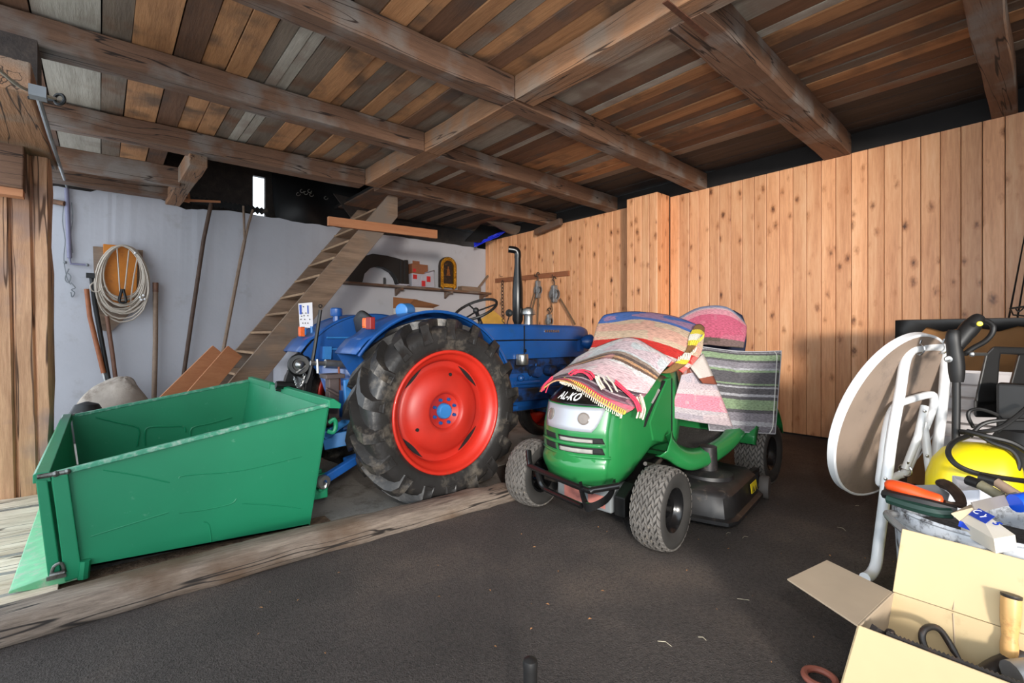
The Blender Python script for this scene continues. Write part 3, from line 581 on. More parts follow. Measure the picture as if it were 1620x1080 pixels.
# bonnet
m = MB(); rows = []
for x, w_, zt, zb in ((2.42,.19,1.235,.93),(2.46,.225,1.25,.93),(3.0,.235,1.255,.93),(3.7,.235,1.25,.93),(3.86,.232,1.245,.92),(3.94,.22,1.225,.915),(3.985,.19,1.19,.91),(3.99,.17,1.17,.90)):
    pr = []
    r = .05
    for q in range(7): a = math.pi/2*q/6; pr.append(V((x, Yc+w_-r+r*math.cos(a), zt-r+r*math.sin(a))))
    for q in range(7): a = math.pi/2+math.pi/2*q/6; pr.append(V((x, Yc-w_+r+r*math.cos(a), zt-r+r*math.sin(a))))
    pr += [V((x, Yc-w_, zb)), V((x, Yc+w_, zb))]; rows.append(pr)
m.loft(rows); hood = m.build('bonnet', B, T, smooth=True)
m = MB(); m.tube([(2.50,Yc-.243,1.10),(3.0,Yc-.248,1.105),(3.8,Yc-.246,1.10)], .006); m.box(3.015, 3.025, Yc-.243, Yc-.236, .935, 1.24); m.box(3.01,3.035,Yc-.252,Yc-.24,.99,1.02); m.build('bonnet_seam', IR, hood)
m = MB(); 
for k in range(8): m.box(3.285+k*.026, 3.285+k*.026+.018, Yc-.2415, Yc-.2395, 1.178, 1.202)
m.build('badge', CH, hood)
m = MB(); m.lathe([(.02,0),(.05,.02),(.072,.06),(.08,.10),(.078,.115),(.0,.125)], (3.78, Yc-.27, 1.08), (.9,-.3,0), 20); m.build('headlamp', B, T, smooth=True)
m = MB(); m.box(3.76, 3.82, Yc-.27, Yc-.2, .98, 1.1); m.build('headlamp_bracket', B, T)
m = MB(); m.prism([(2.30,Yc-.2,.80),(2.46,Yc-.2,.80),(2.46,Yc-.2,1.20),(2.36,Yc-.2,1.16)], (0,.40,0)); m.build('dashboard', B, T, bevel=.015)
# steering wheel
sc_, ax = V((2.62, 3.60, 1.385)), V((-.50,-.12,.86)).normalized(); ex = ax.orthogonal().normalized(); ey = ax.cross(ex)
m = MB(); m.tube([sc_+(ex*math.cos(q)+ey*math.sin(q))*.205 for q in (2*math.pi*i/28 for i in range(28))], .013, n=8, closed=True); sw = m.build('steering_wheel', BK, T, smooth=True)
m = MB()
for q in (.5, 2.6, 4.7): m.tube([sc_-ax*.02, sc_+(ex*math.cos(q)+ey*math.sin(q))*.2], .008, n=6)
m.sphere(sc_-ax*.01, .03, 10); m.build('spoke', BK, sw, smooth=True)
m = MB(); m.tube([sc_-ax*.02, sc_-ax*.33], .018); m.build('steering_column', BK, T)
m = MB(); m.tube([(2.5,3.75,1.2),(2.46,3.78,1.34)], .007).sphere((2.46,3.78,1.35), .018, 8).tube([(2.55,3.45,1.24),(2.56,3.45,1.27)], .015); m.build('lever', BK, T)
# exhaust and air cleaner cap
ex_ = P(819, 515, Y=3.55); 
GBK = paint('sooty_gloss_black', sr(12,12,13), .3)
m = MB(); m.lathe([(.032,.0),(.036,.02),(.052,.06),(.052,.35),(.046,.42),(.03,.60),(.03,.68)], (ex_.x, 3.55, 1.24), (0,0,1), 20)
m.tube([(ex_.x, 3.55, 1.90), (ex_.x, 3.55, 1.945), (ex_.x-.02, 3.56, 1.975), (ex_.x-.075, 3.60, 1.985)], .034, n=12, smooth=3); m.build('exhaust_pipe', GBK, T, smooth=True)
m = MB(); m.lathe([(.045,0),(.045,.08),(.05,.10),(.068,.105),(.070,.12),(.055,.16),(.02,.175),(0,.176)], (ex_.x+.07, 3.47, 1.245), (0,0,1), 20); m.build('air_cleaner_cap', ST, T, smooth=True)
m = MB(); c = P(806,495,d=4.9); m.lathe([(.0,0),(.034,0),(.038,.004),(.038,.014),(.0,.024)], c, (-1,-.55,0), 20); mi_ = m.build('mirror', IR, T, smooth=True)
m = MB(); m.lathe([(.0,.0),(.031,.0)], c+V((-.002,-.001,0)), (-1,-.55,0), 20); m.build('mirror_glass', CH, mi_)
m = MB(); m.tube([P(806,499,d=4.91), P(803,508,d=4.91), P(801,520,d=4.91)], .006); m.build('mirror_stalk', IR, mi_)
# engine side
DB = paint('oily_blue', sr(20,54,104), .5, vary=.35, scale=12, dirt=sr(24,24,28), dirt_amt=.5, dscale=9)
m = MB(); m.box(2.75, 3.85, Yc-.16, Yc+.16, .55, .95); m.build('engine_block', DB, T, bevel=.02)
for k in range(3):
    m = MB(); m.lathe([(.0,0),(.05,0),(.055,.01),(.055,.10),(.05,.11),(0,.11)], (3.18+.2*k, Yc-.16, .80), (0,-1,0), 16); m.build('engine_cover', DB, T, smooth=True)
m = MB(); m.lathe([(0,0),(.055,.0),(.06,.01),(.06,.09),(.055,.1),(0,.1)], P(826,577,Y=Yc-.26), (0,0,1), 20); m.build('fuel_filter', ST, T, smooth=True)
m = MB(); m.tube([P(815,606,Y=Yc-.2), P(852,603,Y=Yc-.2)], .022).tube([P(812,617,Y=Yc-.2), P(852,616,Y=Yc-.2)], .03).sphere(P(824,598,Y=Yc-.22), .035, 10).tube([P(848,575,Y=Yc-.22), P(845,590,Y=Yc-.2), P(836,600,Y=Yc-.2)], .008, smooth=3); m.build('engine_pipe', B, T, smooth=True)
m = MB(); m.beam((3.3,3.35,.62),(3.3,3.0,.50), .05,.05).beam((2.6,Yc-.24,.60),(4.1,Yc-.24,.58), .04,.12).box(3.72,4.0,3.2,4.03,.30,.40); m.build('front_axle', DB, T, bevel=.01)
m = MB(); m.box(3.80,3.92,3.28,3.34,.3,.6).box(3.80,3.92,3.90,3.96,.3,.6); m.build('axle_stub', DB, T)
m = MB(); m.box(2.15,2.7,3.1,3.44,.52,.55).box(2.15,2.7,3.79,4.1,.52,.55); m.build('foot_plate', B, T)
# ================================================================ stairs to the loft
t = thing('loft_stairs', 'steep open wooden stairs rising to the loft by the white wall', 'stairs', (.9, 6.8, 0))
def stringer(y, th):
    sl = 1.28; x0, z0 = 1.19, .71; dz = .47
    xb = x0-z0/sl; ztop = 3.28
    xt = x0+(ztop-z0)/sl
    q = [V((xb, y, 0)), V((xb+dz/sl, y, 0)), V((xt+.02, y, z0+sl*(xt+.02-x0)-dz)), V((xt+.02, y, 3.12)), V((xt-.12, y, 3.12))]
    m = MB(); m.prism(q, (0, th, 0)); return m.build('stringer', M['step'], t, bevel=.004)
stringer(6.30, .045); stringer(7.40, -.045)
for k in range(12):
    z = .22+.245*k; x = 1.19+(z-.71)/1.28
    if z > 3.0: break
    m = MB(); m.box(x-.015, x+.245, 6.33, 7.38, z-.03, z); m.build('tread', M['stepy'], t, bevel=.004)
m = MB(); m.prism([P(520,342,Y=6.22), P(692,364,Y=6.22), P(692,377,Y=6.22), P(520,356,Y=6.22)], (0,.05,0)); tag(m.build('lath', M['lath']), 'new orange wooden lath nailed level across the upper part of the stairs', 'lath')
# two offcut planks leaning on the stairs
for i, (a, b, lb) in enumerate((((283,620),(347,556),'orange plank offcut leaning by the stairs, nearer the pole'), ((312,625),(371,556),'reddish plank offcut leaning on the lowest stair steps'))):
    pa, pb = P(*a, Y=5.98-.12*i), P(*b, Y=6.20-.08*i); dr = (pb-pa).normalized(); pa = pa-dr*(pa.z/dr.z)
    m = MB(); m.beam(pa, pb, .04, .19, up=(-.7,.0,.6)); tag(m.build('plank', M['lath'], bevel=.004), lb, 'plank', 'plank offcuts by the stairs')
# barrel, carton, board behind the tractor
m = MB(); m.lathe([(.0,0),(.25,0),(.27,.03),(.27,.3),(.28,.33),(.27,.36),(.27,.8),(.28,.83),(.27,.86),(.26,1.08),(.23,1.14),(.1,1.16),(0,1.16)], (2.02,6.95,.0), (0,0,1), 28)
tag(m.build('barrel', paint('grey_white_plastic', sr(206,206,214), .45, vary=.05), smooth=True), 'pale grey plastic barrel standing under the wooden stairs', 'barrel')
CB = paint('brown_cardboard', sr(150,100,62), .85, vary=.08, scale=4)
t = thing('tall_carton', 'tall white carton with brown top flaps behind the blue tractor', 'carton', (4.15, 7.55, 0))
m = MB(); m.box(3.9, 4.4, 7.3, 7.8, 0, 1.62); m.build('body', paint('white_carton', sr(206,200,194), .8, vary=.04), t)
m = MB(); m.prism([(3.9,7.3,1.62),(4.4,7.3,1.62),(4.42,7.12,1.66),(3.92,7.1,1.74)], (0,.004,.004)); m.build('flap', CB, t)
m = MB(); m.prism([(3.9,7.8,1.62),(4.4,7.8,1.62),(4.40,7.84,1.8),(3.92,7.84,1.82)], (0,.005,0)); m.build('flap', CB, t)
m = MB(); m.prism([(5.5,7.45,0),(6.04,7.2,0),(6.05,7.35,1.45),(5.85,7.45,1.64),(5.55,7.55,1.42)], (.01,.02,0)); tag(m.build('board', paint('ochre_board', sr(206,158,66), .7)), 'ochre yellow board with a pointed top behind the steering wheel', 'board')
# ================================================================ shelf and what stands on it
OB = M['beam_x']
t = thing('wall_shelf', 'long rough plank shelf on the white wall above the blue tractor', 'shelf', (4.6, 7.92, 2.0))
m = MB(); m.beam((3.0, 7.93, 2.02), (6.08, 7.93, 2.0), .26, .035); m.build('plank', M['beam_x'], t)
for x in (4.05, 5.1, 5.95):
    m = MB(); m.prism([(x,7.80,1.99),(x+.05,7.80,1.99),(x+.05,8.05,1.99),(x,8.05,1.99)], (0,0,-.04)).prism([(x,7.9,1.95),(x,8.05,1.95),(x,8.05,1.86)], (.04,0,0)); m.build('bracket', M['beam_x'], t)
zs = 2.037
def PS(px, py, y=7.93): return P(px, py, Y=y)
# black mudguard
BP = paint('black_plastic', sr(24,24,25), .5, vary=.1)
t = thing('mudguard', 'black plastic mudguard with a round wheel arch on the wall shelf', 'mudguard', (3.7, 7.93, zs))
outer = [(551,447),(553,432),(562,417),(575,405),(590,401),(612,404),(632,409),(640,412),(646,411),(647,450)]
inner = [(630,449),(627,440),(620,430),(608,423),(597,421),(586,424),(577,433),(574,446)]
m = MB(); m.prism([PS(a, b, 7.86) for a, b in outer+inner], (0, .14, 0)); m.build('arch', BP, t, bevel=.008)
for a, b in ((634,638),(640,644)):
    m = MB(); m.prism([PS(a,411,7.85), PS(b,411,7.85), PS(b,449,7.85), PS(a,449,7.85)], (0,.03,0)); m.build('rib', BP, t, bevel=.003)
m = MB(); p = PS(607,449); m.tube([(p.x,7.9,zs),(p.x,7.9,zs+.12)], .02, n=10); tag(m.build('bottle', BP, smooth=True), 'small dark bottle standing inside the black wheel arch', 'bottle')
BB = paint('box_cardboard', sr(140,88,60), .85, vary=.06); GB = paint('printed_grey_carton', sr(176,174,184), .7, vary=.06); RP = paint('print_red', sr(196,40,44), .6)
def bx(name, x0, x1, y0, y1, z0, z1, mat, lb, cat, grp=None, extra=None):
    t = thing(name, lb, cat, ((x0+x1)/2, (y0+y1)/2, z0), grp); m = MB(); m.box(x0, x1, y0, y1, z0, z1); m.build('body', mat, t, bevel=.002)
    for (nm, a, b, c, d, e, f, mt) in extra or []: q = MB(); q.box(a, b, c, d, e, f); q.build(nm, mt, t)
    return t
a, b = PS(648,448).x, PS(676,448).x
z1, z2 = PS(650,433).z, PS(650,419).z
bx('carton', a, b, 7.84, 8.04, zs, z1, GB, 'grey printed carton on the shelf under the brown cardboard box', 'box', 'cartons on the wall shelf', [('red_print', a+.02, a+.10, 7.836, 7.84, z1-.10, z1-.02, RP)])
bx('carton', a+.01, b-.03, 7.86, 8.04, z1, z2+.02, BB, 'open brown cardboard box on top of the grey carton', 'box', 'cartons on the wall shelf', [('flap', a+.02, a+.16, 7.85, 7.86, z2+.01, z2+.07, BB), ('white_label', a+.03, a+.09, 7.855, 7.86, z1+.03, z1+.09, RP)])
t = thing('carton', 'pale grey carton with two red spots right of the brown box', 'box', (PS(678,448).x, 7.85, zs), 'cartons on the wall shelf')
m = MB(); m.prism([PS(664,453,7.83), PS(688,455,7.83), PS(686,429,7.83), PS(668,434,7.83)], (0,.12,0)); m.build('body', GB, t, bevel=.002)
m = MB(); m.prism([PS(672,431,7.82), PS(687,427,7.82), PS(688,429,7.9), PS(672,434,7.9)], (0,0,.004)); m.build('flap', GB, t)
for x, y in ((670,449),(678,442)):
    q = MB(); q.box(PS(x-3,y,7.826).x, PS(x+3,y,7.826).x, 7.822, 7.828, PS(x,y+4,7.826).z, PS(x,y-5,7.826).z); q.build('red_print', RP, t, bevel=.01)
# gilt framed icon
GD = paint('gilt', sr(206,150,48), .3, metal=.9, vary=.35, scale=60, bump=.8, bscale=90); 
t = thing('icon_frame', 'small round-topped gilt frame with a dark devotional picture on the shelf', 'picture', (PS(709,455,7.9).x, 7.9, zs))
c = PS(709, 421, 7.88); rw, rh = .175, PS(709,408,7.88).z-c.z
def arch(ro, zb, y, n=12):
    return [V((c.x-ro, y, zb))]+[V((c.x-ro*math.cos(math.pi*i/n), y, c.z+ro*math.sin(math.pi*i/n)*.95)) for i in range(n+1)]+[V((c.x+ro, y, zb))]
zb = zs+.03
def ring(ro, ri, y, th, mat, nm, zb0, zb1):
    A1, A2 = arch(ro, zb0, y), arch(ri, zb1, y); m = MB(); A = A1+A2[::-1]
    n = len(A1)
    for i in range(n-1): m.prism([A1[i], A1[i+1], A2[i+1], A2[i]], (0, th, 0))
    m.prism([A1[-1], A1[0], A2[0], A2[-1]], (0, th, 0)); return m.build(nm, mat, t)
ring(.175, .115, 7.86, .04, GD, 'frame', zb, zb+.07); ring(.19, .165, 7.87, .06, M['old_dark'], 'case', zb, zb+.02)
m = MB()
A1 = arch(.146, zb+.03, 7.85, 18)
for i in range(len(A1)-1):
    L = (A1[i+1]-A1[i]).length; k = max(1, int(L/.035))
    for j in range(k): m.sphere(A1[i]+(A1[i+1]-A1[i])*j/k, .017, 6)
m.build('ornament', GD, t, smooth=True)
m = MB(); m.prism(arch(.12, zb+.05, 7.885), (0,.01,0)); m.build('picture', paint('dark_picture', sr(34,24,18), .4, vary=.3, scale=20, dirt=sr(120,80,40), dirt_amt=.36, dscale=16), t)
m = MB(); m.sphere((c.x, 7.875, c.z-.02), .018, 8).loft([[V((c.x-w_, 7.873, c.z-.04-.02*i)), V((c.x+w_, 7.873, c.z-.04-.02*i)), V((c.x+w_*.8, 7.885, c.z-.04-.02*i)), V((c.x-w_*.8, 7.885, c.z-.04-.02*i))] for i, w_ in enumerate((.012,.025,.03,.028,.033,.038,.04,.05))]); m.build('painted_figure', paint('worn_gold_figure', sr(140,86,44), .5, metal=.3, vary=.4, scale=60), t, smooth=True)
m = MB(); m.box(c.x-.14, c.x-.11, 7.86, 7.9, zs, zb); m.box(c.x+.11, c.x+.14, 7.86, 7.9, zs, zb); m.build('foot', GD, t)
x0, x1 = PS(727,458).x, PS(757,458).x
bx('wooden_tray', x0, x1, 7.84, 8.0, zs-.012, zs+.075, M['step'], 'low grey wooden tray at the right end of the wall shelf', 'tray')
m = MB(); m.beam(PS(757,455,7.86), PS(772,436,7.86), .03, .035); tag(m.build('stick', M['step']), 'short stick leaning from the wooden tray against the pine wall', 'stick')
m = MB(); a = PS(628,448,7.84); m.box(a.x, a.x+.20, 7.84, 7.95, zs, zs+.012).box(a.x+.05, a.x+.25, 7.85, 7.93, zs+.012, zs+.03); tag(m.build('papers', GB, bevel=.002), 'thin stack of papers lying in front of the black mudguard', 'papers')
# ================================================================ pulleys on the pine wall
XW = 6.08
RW = paint('rail_wood', sr(150,92,60), .7, vary=.15, scale=10)
t = thing('hanging_rail', 'brown wooden rail screwed to the pine wall behind the exhaust pipe', 'rail', (XW, 6.7, 2.2))
m = MB(); m.beam(P(784,444,X=XW-.01), P(900,432,X=XW-.01), .03, .085); m.build('rail', RW, t, bevel=.003)
m = MB()
for px in (795, 850, 878): p = P(px, 437, X=XW-.03); m.tube([p, p+V((-.06,0,-.01)), p+V((-.07,0,.03))], .006, n=6)
m.build('hook', IR, t)
def chain(pts, r=.0045, L=.045, wd=.014, seg=6):
    cp = spline([V(p) for p in pts], seg); m = MB(); acc = [cp[0]]
    for p in cp[1:]:
        while (p-acc[-1]).length > L*.8: acc.append(acc[-1]+(p-acc[-1]).normalized()*L*.8)
    for i in range(len(acc)-1):
        a = (acc[i]+acc[i+1])/2; dr = (acc[i+1]-acc[i]).normalized(); sd = dr.cross(V((0,1,0) if i % 2 else (1,0,0)))
        sd = sd.normalized() if sd.length > .01 else V((0,0,1))
        m.tube([a+dr*L*.5, a+sd*wd+dr*L*.22, a+sd*wd-dr*L*.22, a-dr*L*.5, a-sd*wd-dr*L*.22, a-sd*wd+dr*L*.22], r, n=5, closed=True)
    return m
CI = paint('old_iron', sr(108,90,76), .55, metal=.6, vary=.3, scale=15, dirt=sr(70,50,40), dirt_amt=.45)
ZI = paint('zinc', sr(156,156,156), .45, metal=.6, vary=.2, scale=12, dirt=sr(90,80,74), dirt_amt=.4)
tag(chain([P(795,444,X=XW-.06), P(795,480,X=XW-.05), P(797,520,X=XW-.05)], .010, .085, .028).build('chain', CI, smooth=True), 'heavy rusty chain hanging left of the black exhaust pipe', 'chain')
def pulley(px, py, w_, h_, X, lb, tail):
    t = thing('pulley_block', lb, 'pulley', P(px, py, X=X), 'pulley blocks on the pine wall'); c = P(px, py, X=X); k = 9.0/765
    for s in (-1, 1):
        m = MB(); m.lathe([(.0,-.012),(w_*k*.7,-.012),(w_*k,0),(w_*k*.7,.012),(0,.012)], c+V((s*.03,0,-h_*k*.2)), (1,0,0), 18); 
        m.build('cheek', ZI, t, smooth=True)
    m = MB(); m.lathe([(.01,-.02),(w_*k*.8,-.02),(w_*k*.7,0),(w_*k*.8,.02),(.01,.02)], c+V((0,0,-h_*k*.2)), (1,0,0), 18); m.build('sheave', CI, t, smooth=True)
    m = MB(); m.box(c.x-.05, c.x+.05, c.y-w_*k*.35, c.y+w_*k*.35, c.z-h_*k*.9, c.z+h_*k*.6); m.build('shell', ZI, t, bevel=.015)
    m = MB(); m.tube([c+V((0,0,h_*k*.5)), c+V((0,0,h_*k*.9)), c+V((0,.04,h_*k*1.1)), c+V((0,0,h_*k*1.3)), c+V((0,-.04,h_*k*1.15))], .012, n=8, smooth=4); m.build('hook', CI, t, smooth=True)
    m = MB()
    for pts, r in tail: m.tube([P(a, b, X=X) for a, b in pts], r, n=6, smooth=3)
    if tail: m.build('rope', paint('old_rope', sr(112,88,66), .9, vary=.2, scale=40), t, smooth=True)
    return t
pulley(851, 455, 7, 18, XW-.10, 'dark tall pulley block with straps hanging from the middle of the rail', [([(848,466),(842,490),(836,515)], .016), ([(852,470),(851,495),(850,516)], .014), ([(846,460),(838,490),(833,515)], .010)])
pulley(877, 462, 9, 17, XW-.10, 'grey round pulley block hanging at the right end of the rail', [([(886,472),(897,490),(910,513)], .014)])
pulley(869, 505, 6, 13, XW-.10, 'small grey pulley block hanging lowest behind the bonnet', [([(872,482),(874,490),(870,496)], .010)])
# blue tarp, dark hatch and boards stowed over the wall corner
t = thing('tarpaulin', 'crumpled bright blue tarpaulin stuffed above the corner of the walls', 'tarpaulin', (5.7, 7.7, 2.9))
random.seed(4)
rows = [[P(750+j*6.2, 384-j*2.0+i*(2.2-.2*j)-3+random.uniform(-1.6,1.6), Y=7.7-.05*j+random.uniform(-.05,.05)) for j in range(9)] for i in range(6)]
m = MB(); m.grid(rows); m.uv = None; m.build('sheet', paint('tarp_blue', sr(28,50,210), .5, vary=.15), t, smooth=True, solid=.01, sub=1)
m = MB(); m.prism([P(736,382,Y=7.6), P(768,350,Y=7.6), P(812,372,Y=7.4), P(798,363,Y=7.5), P(760,384,Y=7.6)], (0,.02,.02)); tag(m.build('hatch', BP), 'black hatch board tipped above the blue tarpaulin', 'hatch')
m = MB(); rows = patch([[P(768,349,Y=7.3), P(800,352,Y=7.1), P(832,360,Y=6.9)],[P(780,356,Y=7.3), P(806,362,Y=7.1), P(834,368,Y=6.9)],[P(812,373,Y=7.3), P(822,375,Y=7.1), P(834,370,Y=6.9)]], 4); m.grid(rows); m.uv = None
tag(m.build('bent_board', M['step'], smooth=True, solid=.02), 'warped grey board hanging under the beam near the blue tarpaulin', 'board')
m = MB(); m.beam(P(848,368,X=6.0), P(888,350,X=5.95), .10, .12, jit=.01); tag(m.build('timber_offcut', M['old_brown'], bevel=.02), 'rough dark timber offcut wedged under the beam on the pine wall', 'timber')
# two-man saw on the wall top
t = thing('crosscut_saw', 'long rusty crosscut saw with teeth lying on top of the white wall', 'saw', (1.5, 8.0, 2.97))
za = lambda x: 2.985-.008*(x-.85)
m = MB(); x0, x1 = .93, 1.93; tp = []; bt = []; n = 34
for i in range(n+1):
    x = x0+(x1-x0)*i/n; tp.append(V((x, 7.985, za(x)+.075+(.025 if i % 2 else 0)))); bt.append(V((x, 7.985, za(x)-(.03 if i % 2 else .0)+.01)))
m.prism(tp+bt[::-1], (0,.004,0)); m.build('blade', IR, t)
m = MB(); m.beam((.78,7.97,2.99),(1.30,7.97,3.055), .03,.028); m.build('back_board', M['lath'], t)
m = MB(); m.tube([(.93,7.98,3.0),(.90,7.98,3.2)], .018); m.build('handle', M['lath'], t)
m = MB(); m.beam(P(232,303,Y=8.0), P(300,318,Y=8.0), .05, .045, jit=.004); tag(m.build('wood_scrap', M['lath']), 'thin weathered wood strip lying on the wall top left of the saw', 'wood strip')
# black foil hanging in the loft opening
t = thing('black_foil', 'sagging black plastic foil with scribbled marks hanging in the loft opening', 'foil', (2.5, 8.2, 2.9))
rows = patch([[V((2.1,8.5,3.8)),V((2.5,8.5,3.9)),V((3.0,8.45,3.9)),V((3.6,8.4,3.8))],[V((2.12,8.45,3.3)),V((2.55,8.3,3.3)),V((3.0,8.45,3.3)),V((3.5,8.4,3.3))],[V((2.16,8.4,2.95)),V((2.6,8.42,2.9)),V((3.0,8.4,2.9)),V((3.4,8.42,2.9))]], 4)
m = MB(); m.grid(rows); m.uv = None; m.build('sheet', BP, t, smooth=True, solid=.004)
m = MB()
for px, py in ((472,307),(478,302),(484,305),(490,302),(493,308),(516,313)):
    m.tube([P(px+3*math.cos(q), py+2.6*math.sin(q), Y=8.27) for q in (2*math.pi*i/12 for i in range(10))], .006, n=4)
m.build('mark', paint('chalk_mark', sr(120,116,110), .9), t)
m = MB(); m.prism([P(528,306,Y=7.9), P(570,316,Y=7.9), P(590,330,Y=7.9), P(560,350,Y=7.9)], (0,.03,0)); tag(m.build('loft_plank', M['old_dark']), 'grey plank standing in the loft behind the stair head', 'plank')
# ================================================================ conduit and wires
GY = paint('conduit_grey', sr(120,124,128), .5); PV = paint('conduit_violet', sr(128,126,150), .5)
t = thing('conduit', 'thin grey cable conduit running down the beam and the white wall', 'conduit', (-.3, 8.0, 2.0))
k0 = P(60,152,X=-.225)
m = MB(); m.tube([k0, P(80,218,X=-.225), P(102,284,X=-.26), P(102,284,Y=7.98)], .011, n=8); m.tube([P(102,284,Y=7.98), P(107,300,Y=8.0)], .012); m.build('upper_pipe', GY, t, smooth=True)
m = MB(); m.tube([P(105.5,298,Y=8.0), P(110,408,Y=8.0)], .024, n=10).tube([P(110,408,Y=8.0), P(112,417,Y=8.0), P(138,419,Y=8.0)], .013, n=8); m.build('lower_pipe', PV, t, smooth=True)
m = MB(); m.tube([P(101,320,Y=8.0), P(99,350,Y=8.0), P(103,380,Y=8.0), P(101,410,Y=8.0), P(106,440,Y=8.0), P(112,450,Y=8.0)], .005, n=5, smooth=4)
m.tube([P(113,320,Y=8.0), P(115,345,Y=8.0), P(112,370,Y=8.0), P(115,400,Y=8.0)], .005, n=5, smooth=4)
m.tube([P(109,425,Y=8.0), P(103,440,Y=8.0), P(108,447,Y=8.0), P(112,438,Y=8.0), P(108,432,Y=8.0)], .006, n=5, smooth=4)
m.tube([P(112,447,Y=8.0), P(119,455,Y=8.0), P(113,458,Y=8.0), P(118,463,Y=8.0), P(114,470,Y=8.0), P(112,462,Y=8.0)], .006, n=5, smooth=4); m.build('loose_wire', GY, t, smooth=True)
MB().sphere(P(138,419,Y=8.0), .02, 8).build('clip', GY, t); MB().sphere(P(103,415,Y=8.0), .02, 8).build('clip', GY, t); MB().box(k0.x-.03,k0.x+.03,k0.y-.03,k0.y+.03,k0.z-.01,k0.z+.04).build('clip', GY, t)
t = thing('overhead_cable', 'pale cable sagging to an iron ring beside the doorway plate', 'cable', P(30,130,d=2.4))
m = MB(); m.tube([P(-30,90,d=2.0), P(0,112,d=2.1), P(30,136,d=2.25), P(60,148,d=2.4), P(88,156,d=2.5)], .008, n=6, smooth=4); m.build('wire', paint('pale_cable', sr(150,140,124), .6), t, smooth=True)
rc = P(94,157,d=2.5); m = MB(); m.tube([rc+V((.026*math.cos(q)*FY, -.026*math.cos(q)*FX, .026*math.sin(q))) for q in (2*math.pi*i/14 for i in range(14))], .008, n=6, closed=True); m.tube([rc+V((-.02,.03,-.0)), rc+V((-.12,.08,.0))], .009); m.build('ring', IR, t, smooth=True)
m = MB(); m.tube([P(80,318,Y=8.03), P(102,322,Y=7.97)], .03, n=8); tag(m.build('wooden_peg', M['old_brown']), 'short dark wooden peg in the white wall beside the post', 'peg')
# ================================================================ green ride-on mower
random.seed(9)
MG = paint('mower_green', sr(36,118,62), .28, vary=.05, scale=4, coat=.4)
MS = paint('mower_silver', sr(176,180,188), .42, metal=.3, vary=.03)
GT = paint('turf_tyre', sr(96,92,88), .8, vary=.25, scale=20, bump=.3, bscale=60, dirt=sr(150,136,118), dirt_amt=.34, dscale=30)
GTD = paint('turf_tyre_groove', sr(48,46,44), .8, vary=.2)
RIMB = paint('gloss_black_rim', sr(20,20,21), .22, vary=.1)
W = thing('ride_on_mower', 'green ride-on mower with black bumper standing under woven rugs', 'mower', (2.3, 1.94, 0), rz=math.radians(4))
MC, MSN = math.cos(math.radians(4)), math.sin(math.radians(4))
def LL(p): dx, dy = p.x-2.3, p.y-1.94; return V((dx*MC+dy*MSN, -dx*MSN+dy*MC, p.z))
def Q(px, py, **k): return LL(P(px, py, **k))
HY = .03
def s_(z): return max(0, z-.60)*.30+max(0, z-.745)*1.0+max(0, .40-z)*.30-.016*math.exp(-((z-.375)/.045)**2)+.010*math.exp(-((z-.445)/.02)**2)
def fx(y, z): return -.235+.11*((y-HY)/.26)**2+s_(z)
def sec(x, w, zb, zt, k=1.0, e=3.4, n=32, bow=0, sl=0, zm=None):
    e = 4.6 if bow or sl else (5.5 if e == 3.4 and w > .283 else e)
    out = []; zm = (zb+zt)/2; h = (zt-zb)/2
    for i in range(n):
        a = 2*math.pi*i/n; c, s = math.cos(a), math.sin(a)
        y = w*k*math.copysign(abs(c)**(2/e), c); z = zm+h*k*math.copysign(abs(s)**(2/e), s)
        out.append(V((x+bow*(y/.26)**2+sl*s_(z), y+HY, z)))
    return out
m = MB()
m.loft([sec(-.235,.255,.265,.85,.02,bow=.11,sl=1), sec(-.235,.255,.265,.85,.55,bow=.11,sl=1), sec(-.232,.255,.265,.85,.80,bow=.11,sl=1), sec(-.222,.258,.265,.85,.93,bow=.11,sl=1), sec(-.195,.262,.262,.85,.985,bow=.11,sl=.95), sec(-.15,.268,.258,.85,1.0,bow=.09,sl=.8),
        sec(-.02,.278,.258,.855,1.0,bow=.05,sl=.4), sec(.08,.282,.29,.865,bow=.02,sl=.15), sec(.18,.284,.36,.875), sec(.28,.286,.42,.88), sec(.38,.287,.44,.89), sec(.505,.287,.42,.90)])
hood = m.build('bonnet', MG, W, smooth='all', local=True)
def fpatch(y0, y1, z0, z1, off, n=12, k=5, edge=None):
    rows = []
    for i in range(k+1):
        z = z0+(z1-z0)*i/k
        a, b = (y0, y1) if edge is None else edge(i/k)
        rows.append([V((fx(HY+a+(b-a)*j/n, z)-off, HY+a+(b-a)*j/n, z)) for j in range(n+1)])
    m = MB(); m.grid(rows); m.uv = None; return m
fpatch(-.24,.24,.285,.742,.003, n=24, k=30, edge=lambda t: (-.185-.058*min(1, t*5)**.5, .185+.058*min(1, t*5)**.5)).build('nose_shell', MG, hood, smooth=True, solid=.003, local=True)
fpatch(-.20,.20,.60,.735,.008, edge=lambda t: (-.165-.05*t**.6, .165+.05*t**.6)).build('lamp_panel', MS, hood, smooth=True, solid=.008, local=True)
fpatch(-.2,.2,.742,.835,.006, k=8, edge=lambda t: (-.215+.05*t*t, .215-.05*t*t)).build('black_cap', paint('gloss_black', sr(14,14,15), .25), hood, smooth=True, solid=.008, local=True)
LG = paint('lamp_glass', sr(120,112,106), .15, vary=.1)
for yy in (-.115, .135):
    c = V((fx(HY+yy,.672)-.012, HY+yy, .672)); m = MB(); m.lathe([(.036,.0),(.036,.006),(.031,.008),(.028,.004),(0,.009)], c, (-1,3.25*yy,.25), 20); m.build('headlamp', LG, hood, smooth=True, local=True)
SB = paint('grille_void', sr(16,18,17), .8); SW = paint('grille_inside_white', sr(150,148,142), .6, vary=.15, scale=20)
